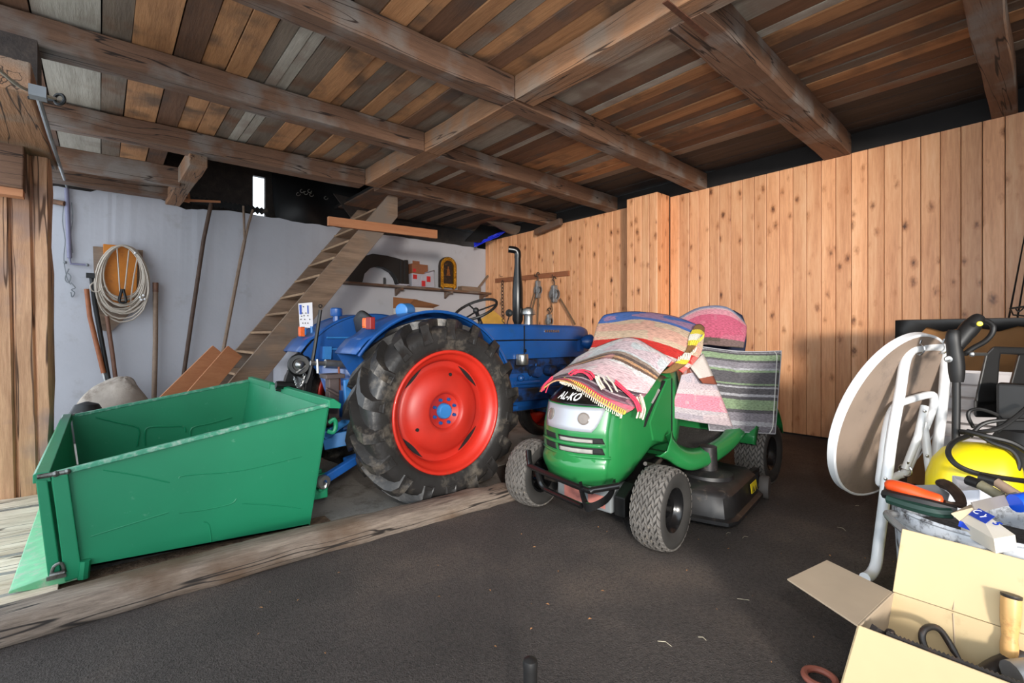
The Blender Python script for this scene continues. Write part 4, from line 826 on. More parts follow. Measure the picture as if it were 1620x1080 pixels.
for z0, z1 in ((.535,.568),(.475,.512)):
    for a, b in ((.075,.19),(-.215,.05)):
        fpatch(a, b, z0, z1, .004, k=3, edge=lambda t, a=a, b=b: (a+.012*(t-1), b-.012*(1-t))).build('grille_slot', SB, hood, smooth=True, solid=.004, local=True)
    fpatch(-.17,.035, z0+.004, z1-.010, .0075, k=3).build('grille_insert', SW, hood, smooth=True, solid=.003, local=True)
fpatch(-.235,.215,.518,.532,.014, k=3).build('grille_slat', MG, hood, smooth=True, solid=.012, local=True)
fpatch(-.25,.25,.452,.462,.004, k=2).build('moulding', MG, hood, smooth=True, solid=.014, local=True)
WT = paint('white_print', sr(240,240,240), .5, vary=0)
wr_ = lambda co: V((fx(co.y, co.z)-.0125+co.x*.3, co.y, co.z))
text('AL-KO', 'lettering', WT, .054, (0, HY+.035, .782), (0,-1,0), (0,0,1), hood, ext=.001, local=True, bold=.0016, shear=.12, wrap=wr_)
# side seam, side slot
m = MB(); a = Q(1002,688,Y=1.66); pts = [(.16,.60),(.18,.65),(.27,.74),(.41,.86),(.43,.86),(.28,.72),(.21,.64),(.18,.60)]
m.prism([V((x, HY-.2865, z)) for x, z in pts], (0,.02,0)); m.build('side_slot', SB, hood, local=True)
m = MB(); m.prism([V((x, HY-.288, z)) for x, z in [(.245,.735),(.34,.815),(.35,.805),(.26,.73)]], (0,.02,0)); m.build('side_insert', SW, hood, local=True)
m = MB(); m.prism([V((x, HY-.290, z)) for x, z in [(.22,.62),(.29,.71),(.43,.87),(.50,.88),(.50,.45),(.40,.47),(.26,.50)]], (0,.03,0)); m.build('side_panel', MG, W, local=True, bevel=.012)
m = MB(); m.box(-.003+.505, .509, HY-.289, HY-.1, .46, .87); m.build('seam', SB, hood, local=True)
# dash tower and foot well
m = MB(); m.loft([sec(.50,.284,.34,.90), sec(.62,.27,.30,.95), sec(.72,.235,.30,1.0), sec(.82,.17,.30,1.03), sec(.90,.12,.30,1.02)]); m.build('dash_tower', MG, W, smooth='all', local=True)
m = MB(); m.tube([(.86,.03,1.0),(.98,.03,1.12)], .02); m.tube([V((.99,.03,1.13))+V((.12*math.cos(q),.17*math.sin(q),-.05*math.cos(q)*1.2+.0)) for q in (2*math.pi*i/20 for i in range(20))], .012, n=6, closed=True); m.tube([(.97,-.13,1.13),(.99,.03,1.12),(.97,.19,1.13)], .01); m.build('steering_wheel', BK, W, smooth=True, local=True)
LOW = [(1044,721,2.90),(1060,727,2.94),(1075,737,2.97),(1093,743,3.02),(1112,739,3.09),(1136,728,3.22),(1158,711,3.36),(1176,690,3.52),(1186,668,3.66)]
INN = [(1060,684,3.02),(1063,694,3.04),(1070,705,3.06),(1086,711,3.11),(1104,710,3.18),(1125,701,3.30),(1141,689,3.42),(1148,676,3.55),(1146,662,3.68)]
lo = [Q(a, b, d=c) for a, b, c in LOW]; inn = [Q(a, b, d=c) for a, b, c in INN]
for s in (1, -1):
    rows = []
    for a, b in zip(spline(lo, 4), spline(inn, 4)):
        mid = (a+b)/2+V((0,-.035,.03)); up = a*.75+b*.25+V((0,-.03,.0)); r = [a+V((0,.03,-.004)), a, up, mid, b+V((0,-.012,.012)), b, b+V((0,.03,-.02))]
        rows.append([V((p.x, p.y if s > 0 else 2*HY-p.y, p.z)) for p in r])
    m = MB(); m.grid(rows); m.uv = None; m.build('foot_sill', MG, W, smooth='all', solid=.006, local=True)
m = MB(); m.prism([V((1.10,-.34,.44)), V((1.24,-.36,.50)), V((1.34,-.36,.60)), V((1.24,-.30,.60)), V((1.12,-.30,.50))], (0,.74,0)); m.build('fender_front', MG, W, local=True, bevel=.02)
m = MB(); rows = []
for i in range(13):
    x = .50+.72*i/12; rows.append([V((x, -.33+.66*j/8, .388+.10*max(0, (x-.85)/.37)**1.5)) for j in range(9)])
m.grid(rows); m.uv = None; m.build('foot_mat', paint('gritty_black_mat', sr(52,48,46), .9, vary=.35, scale=90, bump=.6, bscale=120, dirt=sr(120,110,100), dirt_amt=.34, dscale=60), W, smooth=True, solid=.01, local=True)
for s in (-1, 1):
    m = MB(); rows = []
    for i in range(13):
        q = math.radians(170-160*i/12); rows.append([V((1.60+.33*math.cos(q), s*y, .30+.33*math.sin(q))) for y in (.24,.30,.46,.49)]+[V((1.60+.31*math.cos(q), s*.50, .30+.29*math.sin(q)))])
    m.grid(rows); m.uv = None; m.build('rear_fender', MG, W, smooth=True, solid=.008, local=True)
m = MB(); m.box(1.2, 1.95, -.25, .25, .28, .60); m.build('rear_body', MG, W, local=True, bevel=.05)
NV = paint('navy_seat_cover', sr(26,32,58), .8, vary=.15)
m = MB(); m.loft([sec(1.28,.22,.62,.72), sec(1.36,.25,.60,.76), sec(1.70,.25,.60,.75), sec(1.80,.23,.60,.74)]); m.build('seat', NV, W, smooth='all', local=True)
m = MB(); rows = []
for z, w_, x in ((.70,.20,1.74),(.80,.25,1.76),(.95,.265,1.80),(1.10,.27,1.84),(1.22,.26,1.87),(1.32,.22,1.89),(1.37,.14,1.90),(1.38,.02,1.90)):
    rows.append([V((x+.045*math.sin(a)*(1 if z < 1.35 else .5), HY+w_*math.cos(a), z)) for a in (2*math.pi*i/20 for i in range(20))])
m.loft(rows); m.build('seat_back', NV, W, smooth='all', local=True)
m = MB(); m.loft([sec(1.93,.34,.40,.90), sec(1.98,.38,.34,.97), sec(2.25,.38,.34,.97), sec(2.30,.34,.40,.90)]); m.build('grass_bag', paint('black_fabric', sr(22,22,24), .9), W, smooth='all', local=True)
# wheels
def turf(cx, cy, r, wd, ax, nm, nb, s):
    c = V((cx, cy, r)); a = V(ax).normalized(); m = MB(); h = wd/2; k = r/.22
    m.lathe([(.045,-h*.2),(.05,h*.35),(.075*k,h*.42),(.085*k,h*.2),(.10*k,h*.45),(.112*k,h*.80),(.122*k,h*.86),(.122*k,h*.80),(.105*k,h*.6),(.105*k,-h*.8),(.122*k,-h*.86)], c, a, 28); rim = m.build(nm, RIMB, W, smooth=True, local=True)
    m = MB(); m.lathe([(.016,h*.3),(.016,h*.6),(0,h*.62)], c, a, 12); m.build('hub_cap', BK, rim, local=True)
    rt = lambda q: r-.006-.014*abs(q)**2.5*k
    m = MB(); m.lathe([(.118*k,h*.84),(.14*k,h*1.0),(.17*k,h*1.06),(.195*k,h*.99)]+[(rt(q), h*q*.95) for q in (.9,.7,.4,0,-.4,-.7,-.9)]+[(.195*k,-h*.99),(.17*k,-h*1.06),(.14*k,-h),(.118*k,-h*.84)], c, a, 44); m.build('tyre', GTD, rim, smooth=True, local=True)
    x = a.orthogonal().normalized(); y = a.cross(x); m = MB(); cols = 5
    for ci in range(-cols, cols+1):
        for i in range(nb):
            q0 = 2*math.pi*(i+(.5 if ci % 2 else 0))/nb; u = ci/(cols+.35); du = .42/(cols+.35)*1.05; dq = math.pi/nb*.80
            edge = abs(ci) == cols
            pts = []
            for dr in (-.004, .0075 if not edge else .006):
                for (sq, su) in ((-1,-1),(1,-1),(1,1),(-1,1)):
                    uu = u+su*du; q = q0+sq*dq*(.75 if dr > 0 else 1)+(.05*su if ci % 2 else -.05*su); R_r = rt(uu)+dr
                    pts.append(c+a*(h*uu*.97)+(x*math.cos(q)+y*math.sin(q))*R_r)
            m.hexa(pts)
    stuff(m.build('tread_blocks', GT, rim, local=True)); return rim
turf(-.02, -.47, .22, .17, (.06,-1,0), 'front_wheel', 30, 1); turf(-.02, .47, .22, .17, (-.06,1,0), 'front_wheel', 30, 1)
turf(1.60, -.42, .24, .21, (0,-1,0), 'rear_wheel', 32, 1); turf(1.60, .42, .24, .21, (0,1,0), 'rear_wheel', 32, 1)
# bumper
m = MB(); m.tube([Q(836,713,d=3.13), Q(838,732,d=3.08), Q(845,740,d=3.03), Q(925,773,d=2.62), Q(940,774,d=2.58), Q(978,768,d=2.60)], .018, n=12, smooth=4); bp = m.build('bumper_bar', RIMB, W, smooth=True, local=True)
m = MB(); m.tube([Q(864,774,d=2.95), Q(876,780,d=2.87), Q(920,800,d=2.64)], .016, n=10); m.build('lower_bar', RIMB, bp, smooth=True, local=True)
m = MB(); pts = [Q(918,768,d=2.63), Q(926,796,d=2.60), Q(934,802,d=2.58), Q(956,792,d=2.58), Q(968,778,d=2.62), Q(972,764,d=2.70)]
sp_ = spline(pts, 4)
m.loft([[p+V((-.012,0,-.022)), p+V((.012,0,-.022)), p+V((.012,0,.022)), p+V((-.012,0,.022))] for p in sp_]); m.build('bumper_bracket', RIMB, bp, smooth=True, local=True)
m = MB(); m.tube([Q(850,745,d=3.0), Q(856,765,d=3.0), Q(866,775,d=2.95)], .018, n=8, smooth=3); m.build('bumper_bracket', RIMB, bp, smooth=True, local=True)
m = MB(); m.box(-.10,.10,-.20,.20,.13,.27); m.build('battery', paint('grey_battery', sr(120,124,126), .5), W, local=True, bevel=.01)
m = MB(); m.box(-.104,-.10,.0,.14,.15,.24).box(-.104,-.10,-.16,-.04,.15,.22); m.build('battery_label', paint('faded_red', sr(176,110,100), .6), W, local=True)
m = MB(); m.box(-.03,.04,-.38,.38,.19,.25); m.build('front_axle', IR, W, local=True, bevel=.01)
m = MB(); m.prism([V((-.10,-.22,.13)), V((.24,-.22,.13)), V((.26,-.22,.28)), V((.0,-.22,.30)), V((-.1,-.22,.24))], (0,-.07,0)); m.build('frame_bracket', IR, W, local=True, bevel=.006)
m = MB(); m.tube([(.0,-.36,.24),(.2,-.30,.36),(.45,-.22,.36)], .012).tube([(.02,-.38,.30),(.35,-.25,.34)], .010).tube([(.1,-.30,.40),(.45,-.22,.30)], .012).sphere((.10,-.33,.33), .025, 8); m.build('steering_rod', paint('greasy_rod', sr(110,100,92), .4, metal=.6, vary=.3), W, local=True, smooth=True)
m = MB(); m.box(.05,1.9,-.16,.16,.20,.36); m.build('chassis', IR, W, local=True, bevel=.01)
# cutting deck
DK = paint('deck_black', sr(34,33,34), .45, vary=.3, scale=14, dirt=sr(84,76,68), dirt_amt=.36, dscale=18)
bot = [(.30,-.34),(.36,-.60),(.385,-.665),(.46,-.69),(.60,-.675),(1.08,-.62),(1.16,-.56),(1.18,-.30),(1.18,.48),(.30,.48)]
m = MB(); c0 = V((.74,-.05,0))
def off(k, z): return [V((c0.x+(x-c0.x)*k, c0.y+(y-c0.y)*k, z)) for x, y in bot]
m.loft([off(1.0,.055), off(1.0,.075), off(.955,.085), off(.93,.20), off(.88,.225), off(.5,.235)]); dk = m.build('mower_deck', DK, W, smooth=True, local=True)
m = MB(); m.lathe([(.16,.22),(.15,.25),(.10,.26),(.06,.27),(.055,.42),(0,.42)], (.72,-.40,0), (0,0,1), 24); m.build('spindle_housing', DK, dk, smooth=True, local=True)
SY = paint('yellow_label', sr(232,206,30), .5); a = V((1.0,-.578,.12))
m = MB(); m.prism([V((.86,-.622,.125)), V((1.0,-.607,.125)), V((1.0,-.600,.185)), V((.86,-.615,.185))], (0,-.004,0)); lb_ = m.build('warning_label', SY, dk, local=True)
m = MB()
for x in (.885,.925,.965): m.prism([V((x,-.626,.135)), V((x+.028,-.623,.135)), V((x+.014,-.620,.165))], (0,-.002,0))
m.build('warning_triangle', BK, lb_, local=True)
m = MB(); m.lathe([(.0,-.035),(.02,-.035),(.04,-.025),(.075,-.03),(.08,-.02),(.08,.02),(.075,.03),(.03,.025),(.0,.03)], (1.22,-.585,.082), (.2,-1,0), 20); m.build('gauge_wheel', paint('grey_wheel', sr(84,80,78), .7, vary=.2), dk, smooth=True, local=True)
m = MB(); m.beam((1.0,-.53,.20),(1.22,-.53,.20), .04,.02).beam((1.22,-.53,.20),(1.22,-.55,.08), .03,.02); m.build('gauge_arm', DK, dk, local=True)
# ================================================================ rugs and cushion on the mower
CR, RDR, BLU, WHT, PNK, GRY, BRN, MAR = sr(204,178,152), sr(190,42,34), sr(74,112,184), sr(200,192,190), sr(228,134,154), sr(150,150,156), sr(132,96,56), sr(112,84,96)
def cloth(name, net, mat, lb, k=7, solid=.008, grp=None, jit=0):
    rows = patch([[P(a, b, d=c) for a, b, c in r] for r in net], k)
    m = MB(); m.grid(rows)
    if jit:
        for v_ in m.v: v_ += V((random.uniform(-jit,jit), random.uniform(-jit,jit), random.uniform(-jit,jit)))
    o = m.build(name, mat, smooth='all', solid=solid); return o
S1 = stripes('rug_blue_cream_red', [(0,RDR),(.13,sr(214,196,190)),(.20,RDR),(.36,CR),(.74,BLU),(.93,sr(60,96,170))], pc=sr(226,150,140), blotch=.45)
r1 = cloth('woven_rug', [[(952,503,3.95),(962,497,3.92),(1005,493,3.90),(1060,499,3.70),(1098,512,3.5),(1104,518,3.42)],
    [(946,512,3.80),(970,510,3.74),(1010,505,3.66),(1058,513,3.45),(1095,527,3.33),(1112,533,3.30)],
    [(941,528,3.66),(968,527,3.56),(1008,525,3.44),(1054,533,3.28),(1092,548,3.20),(1110,556,3.18)],
    [(936,547,3.56),(962,545,3.46),(1003,542,3.34),(1050,556,3.18),(1084,569,3.10),(1098,574,3.10)],
    [(925,562,3.50),(950,562,3.42),(995,562,3.28),(1040,575,3.14),(1068,583,3.08),(1080,590,3.06)]], S1, '')
tag(r1, 'woven rug with blue, cream and red bands over the mower steering wheel', 'rug')
# brown end border with yellow fringe at its right end
m = MB(); BW = stripes('rug_brown_border', [(0,BRN),(.22,sr(220,200,60)),(.30,sr(226,220,206)),(.42,BRN),(.56,sr(220,200,60)),(.66,sr(226,220,206)),(.78,sr(220,200,60)),(.86,BRN)], axis='Y')
rows = patch([[P(a, b, d=c) for a, b, c in r] for r in [[(1100,514,3.40),(1108,513,3.42),(1114,518,3.44)],[(1090,532,3.27),(1104,531,3.28),(1113,536,3.32)],[(1086,552,3.16),(1097,552,3.18),(1107,556,3.22)],[(1070,572,3.07),(1084,574,3.07),(1092,572,3.12)],[(1046,590,3.02),(1058,590,3.02),(1066,588,3.04)]]], 5)
m.grid(rows); m.build('end_border', BW, r1, smooth=True, solid=.008)
FR = paint('rug_fringe', sr(222,212,190), .95, vary=.15, scale=60); FY_ = paint('rug_fringe_yellow', sr(226,206,70), .95, vary=.1)
def stitches(pts, n, L, mat, name, par, r=.0022, ang=(0,0,-1), group=None):
    cp = spline([V(p) for p in pts], 10); m = MB(); tot = len(cp)-1
    for i in range(n):
        t = i/(n-1)*tot; k = min(int(t), tot-1); p = cp[k]+(cp[k+1]-cp[k])*(t-k)
        m.tube([p, p+V(ang)*L+V((random.uniform(-.003,.003),)*3)], r, n=4)
    return stuff(m.build(name, mat, par))
stitches([P(1092,546,d=3.14), P(1106,541,d=3.2), P(1112,535,d=3.26)], 9, .03, FY_, 'stitch', r1, .003, (0,-.3,1))
stitches([P(1072,571,d=3.04), P(1088,566,d=3.06), P(1100,556,d=3.1)], 9, .03, FR, 'stitch', r1, .003, (0,-.3,1))
S2 = stripes('rug_grey_pink', [(0,sr(214,176,90)),(.05,BRN),(.15,sr(206,60,84)),(.21,sr(120,96,106)),(.24,sr(84,56,68)),(.29,sr(170,156,160)),(.31,sr(70,54,62)),(.36,sr(150,134,140)),(.375,sr(74,56,64)),(.41,sr(216,200,200)),(.58,sr(214,210,208)),(.66,sr(110,84,70)),(.685,sr(196,150,110)),(.71,sr(96,80,74)),(.74,sr(150,130,116)),(.77,sr(196,200,202)),(.92,WHT)], pc=sr(220,150,164), blotch=.35)
r2 = cloth('woven_rug', [[(912,566,3.46),(945,549,3.44),(995,534,3.36),(1035,552,3.16),(1064,569,3.05)],
    [(900,578,3.38),(930,566,3.34),(980,553,3.22),(1024,572,3.04),(1046,590,2.98)],
    [(882,590,3.26),(912,582,3.20),(958,574,3.08),(1008,596,2.92),(1034,607,2.92)],
    [(868,601,3.18),(895,592,3.10),(935,592,2.98),(985,616,2.82),(1022,624,2.86)],
    [(857,612,3.14),(884,600,3.04),(918,606,2.93),(956,629,2.77),(1003,646,2.74)],
    [(854,620,3.12),(880,602,3.02),(912,612,2.90),(948,636,2.74),(984,656,2.70)]], S2, '')
tag(r2, 'pink, grey and white woven rug with fringe draped over the mower bonnet', 'rug')
stitches([P(887,601,d=3.01), P(912,611,d=2.89), P(948,635,d=2.73), P(984,656,d=2.69)], 40, .022, FR, 'fringe', r2, .003, (-.5,-.1,-.8))
stitches([P(893,597,d=3.03), P(918,606,d=2.91), P(953,629,d=2.75), P(990,650,d=2.70)], 34, .030, FY_, 'fringe', r2, .003, (-.5,-.1,-.6))
PF = paint('pink_fringe', sr(222,60,86), .95, vary=.2, scale=40)
for pts, mt, k in (([(905,594,2.98),(915,588,3.0),(930,592,2.93),(938,600,2.88)], PF, 9), ([(942,598,2.87),(945,606,2.84),(952,618,2.78)], FR, 5), ([(958,600,2.86),(966,610,2.8),(972,620,2.75)], FR, 4), ([(975,606,2.82),(992,622,2.76),(1006,636,2.72),(1012,652,2.70)], PF, 11), ([(1012,628,2.78),(1016,645,2.74),(1012,662,2.72)], FR, 6), ([(872,600,3.12),(862,610,3.12),(857,620,3.1)], PF, 8)):
    m = MB()
    for i in range(k): o_ = V((random.uniform(-.02,.02), random.uniform(-.02,.02), random.uniform(.0,.014))); m.tube([P(a, b, d=c)+o_+V((random.uniform(-.006,.006),)*3) for a, b, c in pts], .004, n=5, smooth=3)
    stuff(m.build('fringe_tassel', mt, r2, smooth=True))
S3 = stripes('rug_pink_white', [(0,sr(170,160,168)),(.14,sr(190,180,184)),(.22,sr(226,142,160)),(.46,sr(212,196,198)),(.54,sr(186,176,184)),(.80,sr(140,70,52))], pc=sr(214,190,190), blotch=.45)
r3 = cloth('woven_rug', [[(1082,578,3.20),(1096,571,3.21),(1111,561,3.28)],[(1075,605,3.19),(1098,603,3.22),(1131,604,3.30)],[(1067,632,3.19),(1100,636,3.24),(1146,640,3.32)],[(1060,660,3.18),(1106,668,3.24),(1159,675,3.32)]], S3, '')
tag(r3, 'woven rug with pink and grey bands hanging beside the mower steering column', 'rug')
m = MB(); m.grid(patch([[P(1092,580,d=3.17), P(1112,559,d=3.24)],[P(1112,606,d=3.18), P(1134,608,d=3.24)]], 4)); m.build('turned_corner', stripes('fold_white', [(0,sr(150,80,58)),(.32,sr(216,204,196))]), r3, smooth=True, solid=.01)
S4 = stripes('rug_blue_pink', [(0,sr(96,84,74)),(.12,sr(190,90,116)),(.45,sr(206,138,150)),(.56,sr(206,176,176)),(.60,sr(140,154,184))], pc=sr(206,160,170), blotch=.15)
r4 = cloth('woven_rug', [[(1080,500,4.30),(1108,490,4.30),(1146,489,4.22),(1170,500,4.14)],[(1074,504,4.14),(1108,487,4.12),(1150,487,4.03),(1179,512,3.99)],[(1080,520,4.06),(1112,508,4.0),(1152,510,3.94),(1181,522,3.93)],[(1090,548,3.98),(1115,545,3.92),(1148,548,3.88),(1176,550,3.86)]], S4, '')
tag(r4, 'blue-edged pink woven rug draped over the mower seat back', 'rug')
# striped cushion
GA, GB_, GC, GD_ = sr(94,92,96), sr(140,162,128), sr(138,134,142), sr(176,176,182)
S5 = stripes('cushion_stripes', [(0,GC),(.07,GD_),(.12,GC),(.22,GA),(.26,GB_),(.38,GA),(.42,GD_),(.45,GA),(.52,GD_),(.54,GA),(.56,GB_),(.58,GA),(.72,GB_),(.75,GD_),(.77,GC),(.84,GA),(.87,GB_),(.94,GA),(.965,GD_),(.98,GA)], blotch=0)
tl, tr, br, bl = P(1108,548,d=3.62), P(1236,555,d=3.74), P(1226,686,d=3.62), P(1122,680,d=3.45)
nn = (tr-tl).cross(bl-tl).normalized()
if nn.y > 0: nn = -nn
cs = thing('seat_cushion', 'grey and green striped chair cushion leaning against the side of the mower', 'cushion', (bl+br)/2)
n = 22; f_, b_ = [], []
for i in range(n+1):
    rf, rb = [], []
    for j in range(n+1):
        s, t = j/n, i/n; p = tl*(1-s)*(1-t)+tr*s*(1-t)+br*s*t+bl*(1-s)*t
        e = min(s, 1-s, t, 1-t); th = .034*min(1, e/.08)**.5
        th -= .020*math.exp(-((s-.42)**2+(t-.25)**2)/.004)+.020*math.exp(-((s-.46)**2+(t-.62)**2)/.004)+.008*math.exp(-((s-.42)**2)/.001)*(1 if t < .7 else 0)
        sag = -.02*math.sin(math.pi*s)*(1-t)
        rf.append(p+nn*th+V((0,0,sag))); rb.append(p-nn*abs(th)*.8+V((0,0,sag)))
    f_.append(rf); b_.append(rb[::-1])
m = MB(); m.grid(f_); m.grid(b_); m.build('cover', S5, cs, smooth='all')
pe = [tl, tr, br, bl]
m = MB(); m.tube(f_[0][::2]+[r[-1] for r in f_[1:]]+f_[-1][::-2]+[r[0] for r in f_[::-1][1:]], .005, closed=True, n=6); m.build('piping', paint('cushion_piping', sr(170,170,176), .9), cs, smooth=True)
m = MB(); m.tube([r[-3]+nn*.002 for r in f_], .003, n=5); m.build('seam', paint('cushion_seam', sr(206,206,200), .9), cs)
# ================================================================ tools and sack along the white wall
def rod(name, pts, r, mat, lb, cat='handle', Y=7.95, grp=None, ext=True, extra=None):
    q = [P(a, b, Y=Y-.0*i) for i, (a, b) in enumerate(pts)]
    if ext: dr = (q[-1]-q[-2]).normalized(); q.append(q[-1]+dr*(q[-1].z/-dr.z)+V((0,-.0,0)))
    m = MB(); m.tube(q, r, n=10); return tag(m.build(name, mat, smooth=True), lb, cat, grp)
HO = paint('handle_orange_brown', sr(146,84,48), .6, vary=.15, scale=20); HB = paint('handle_brown', sr(120,84,66), .6, vary=.15, scale=20); HG = paint('handle_grey_wood', sr(140,118,100), .7, vary=.15, scale=20); HD = paint('handle_dark', sr(84,64,52), .7, vary=.2, scale=12)
t = thing('garden_fork', 'orange-brown handled tool leaning on the white wall, leftmost of the bunch by the post', 'tool', P(170,640,Y=7.8))
m = MB(); m.tube([P(137,457,Y=7.86), P(142,500,Y=7.84), P(164,590,Y=7.80)], .026, n=10); m.build('handle', HO, t, smooth=True)
m = MB(); m.tube([P(163,588,Y=7.84), P(176,644,Y=7.8)], .012).tube([P(166,588,Y=7.84), P(181,644,Y=7.8)], .010).tube([P(164,588,Y=7.84), P(172,644,Y=7.8)], .010); m.build('iron_socket', ST, t, smooth=True)
t = thing('spade', 'black handled tool leaning in the middle of the bunch beside the cable coil', 'tool', P(185,650,Y=7.8))
m = MB(); m.tube([P(145,438,Y=7.92), P(150,480,Y=7.9), P(181,650,Y=7.8)], .026, n=10).box(*[c for pr in zip(P(143,437,Y=7.9)-V((.04,.02,.02)), P(143,437,Y=7.9)+V((.04,.02,.04))) for c in pr]); m.build('handle', BK, t, smooth=True)
rod('broomstick', [(169,500),(178,560),(188,640)], .024, HB, 'brown wooden broomstick leaning rightmost of the bunch below the cable coil', 'broomstick', 7.86)
m = MB()
for i in range(60): a = P(178+random.uniform(0,14), 600+random.uniform(0,20), Y=7.7); m.tube([a, a+V((.02+random.uniform(0,.12), -.03, -.35-random.uniform(0,.1)))], .004, n=4)
t = thing('broom', 'dark bristly broom head standing behind the pale sack', 'broom', P(192,640,Y=7.7)); stuff(m.build('bristles', HD, t))
m = MB(); a = P(190,604,Y=7.7); m.box(a.x-.03,a.x+.13,7.66,7.74,a.z-.15,a.z-.02); m.build('stock', HD, t, bevel=.03)
rod('wooden_pole', [(246,453),(246,540),(244,620)], .030, HG, 'short straight wooden pole with reddish tip leaning alone on the white wall', 'pole')
m = MB(); m.tube([P(246,447,Y=7.95), P(246,462,Y=7.95)], .033, n=10); m.build('tip', HB, bpy.data.objects['wooden_pole'], smooth=True)
rod('wooden_pole', [(334,322),(322,380),(304,500),(288,610)], .026, HD, 'long dark wooden pole leaning from the saw down to the planks', 'pole', 7.95)
t = thing('hay_fork', 'long thin forked stick leaning on the white wall left of the stairs', 'pole', P(345,640,Y=7.6))
m = MB(); m.tube([P(387,380,Y=7.9), P(375,440,Y=7.85), P(346,592,Y=7.5), P(344,602,Y=7.48)], .024, n=8, smooth=3); m.build('shaft', HG, t, smooth=True)
m = MB(); m.tube([P(387,382,Y=7.9), P(386,350,Y=7.95), P(385,326,Y=7.98)], .016, n=8); m.build('prong', HG, t, smooth=True)
m = MB(); m.tube([P(387,382,Y=7.9), P(393,355,Y=7.95), P(400,332,Y=7.98)], .017, n=8); m.build('prong', HG, t, smooth=True)
# cable coil on a board
t = thing('cable_board', 'grey board with an orange panel hung on the white wall behind coiled cable', 'board', P(190,470,Y=8.0))
m = MB(); m.prism([P(147,390,Y=8.04), P(226,396,Y=8.04), P(222,480,Y=8.04), P(175,525,Y=8.04), P(160,522,Y=8.04), P(150,470,Y=8.04)], (0,-.03,0)); m.build('backing', M['step'], t)
m = MB(); m.prism([P(163,386,Y=8.0), P(192,389,Y=8.0), P(218,402,Y=8.0), P(216,462,Y=8.0), P(205,486,Y=8.0), P(180,478,Y=8.0), P(165,462,Y=8.0)], (0,-.03,0)); m.build('orange_panel', paint('orange_panel', sr(206,124,34), .6, vary=.12, dirt=sr(150,80,30), dirt_amt=.4), t, bevel=.006)
t = thing('cable_coil', 'large coil of pale cable hanging on the orange board', 'cable', P(193,500,Y=7.9))
random.seed(8); CBL = paint('pale_cable_sheath', sr(190,178,164), .6, vary=.1); m = MB()
for i in range(17):
    f = random.uniform(.62, 1.0); cx = 193+random.uniform(-3,3); cy = 388+f*62; rx = 42*f**.6+random.uniform(-3,3); ry = 62*f; Yq = 7.955-.004*i-random.uniform(0,.03); ph = random.uniform(-.12,.12)
    m.tube([P(cx+rx*math.cos(q)*(1+.1*math.sin(q))+ph*ry*math.sin(q)*.3, cy+ry*math.sin(q)+random.uniform(-.8,.8), Y=Yq) for q in (2*math.pi*k/26 for k in range(26))], .0085, n=5, closed=True)
m.build('loops', CBL, t, smooth=True)
for (x0, y0, x1, y1) in ((185,390,190,470),(204,396,196,470),(218,404,206,484)):
    m = MB(); m.tube([P(x0,y0,Y=7.90), P((x0+x1)/2+random.uniform(-6,6),(y0+y1)/2,Y=7.88), P(x1,y1,Y=7.9)], .008, n=5, smooth=4); m.build('loose_loop', CBL, t, smooth=True)
m = MB(); m.tube([P(150,445,Y=7.9), P(143,452,Y=7.88), P(146,460,Y=7.88), P(156,461,Y=7.88), P(166,452,Y=7.9)], .008, n=5, smooth=4); m.build('cable_end', CBL, t, smooth=True)
m = MB(); a = P(193,466,Y=7.86); m.tube([P(193,457,Y=7.87), P(189,472,Y=7.86), P(190,478,Y=7.86), P(199,478,Y=7.86), P(199,472,Y=7.86), P(195,457,Y=7.87)], .016, n=6, smooth=2); m.build('spring_clamp', BK, t, smooth=True)
m = MB()
for px, py in ((222,470),(227,467),(224,474),(229,473),(214,400)): m.sphere(P(px,py,Y=7.86), .016, 8)
m.build('knot_glint', paint('glint_white', sr(235,235,235), .3), t, smooth=True)  # white beads paint the bright reflection on a cable knot
# sack heap
random.seed(6); rows = []
for i in range(9):
    z = [.0,.12,.26,.38,.48,.56,.61,.64,.65][i]; k = [1,.95,.86,.76,.62,.48,.32,.15,.02][i]
    rows.append([V((.05+.16*(i/8)+(.42*k*(1+.12*math.sin(3*q+i)))*math.cos(q), 7.45+.34*k*math.sin(q)*(1+.1*math.sin(4*q)), z+random.uniform(-.02,.02))) for q in (2*math.pi*j/22 for j in range(22))])
m = MB(); m.loft(rows); tag(m.build('sack', paint('dirty_sackcloth', sr(170,158,146), .95, vary=.15, scale=6, bump=.4, bscale=20, dirt=sr(110,96,84), dirt_amt=.4), smooth=True, sub=1), 'crumpled pale grey sack heaped on the floor by the post', 'sack')
m = MB(); m.loft([[V((-.12+.17*k*math.cos(q), 6.98+.12*k*math.sin(q), z)) for q in (2*math.pi*j/12 for j in range(12))] for z, k in ((0,1),(.15,1.05),(.3,.9),(.40,.6),(.43,.1))]); tag(m.build('boot', BK, smooth=True), 'black rubbery lump standing left of the pale sack', 'boot')
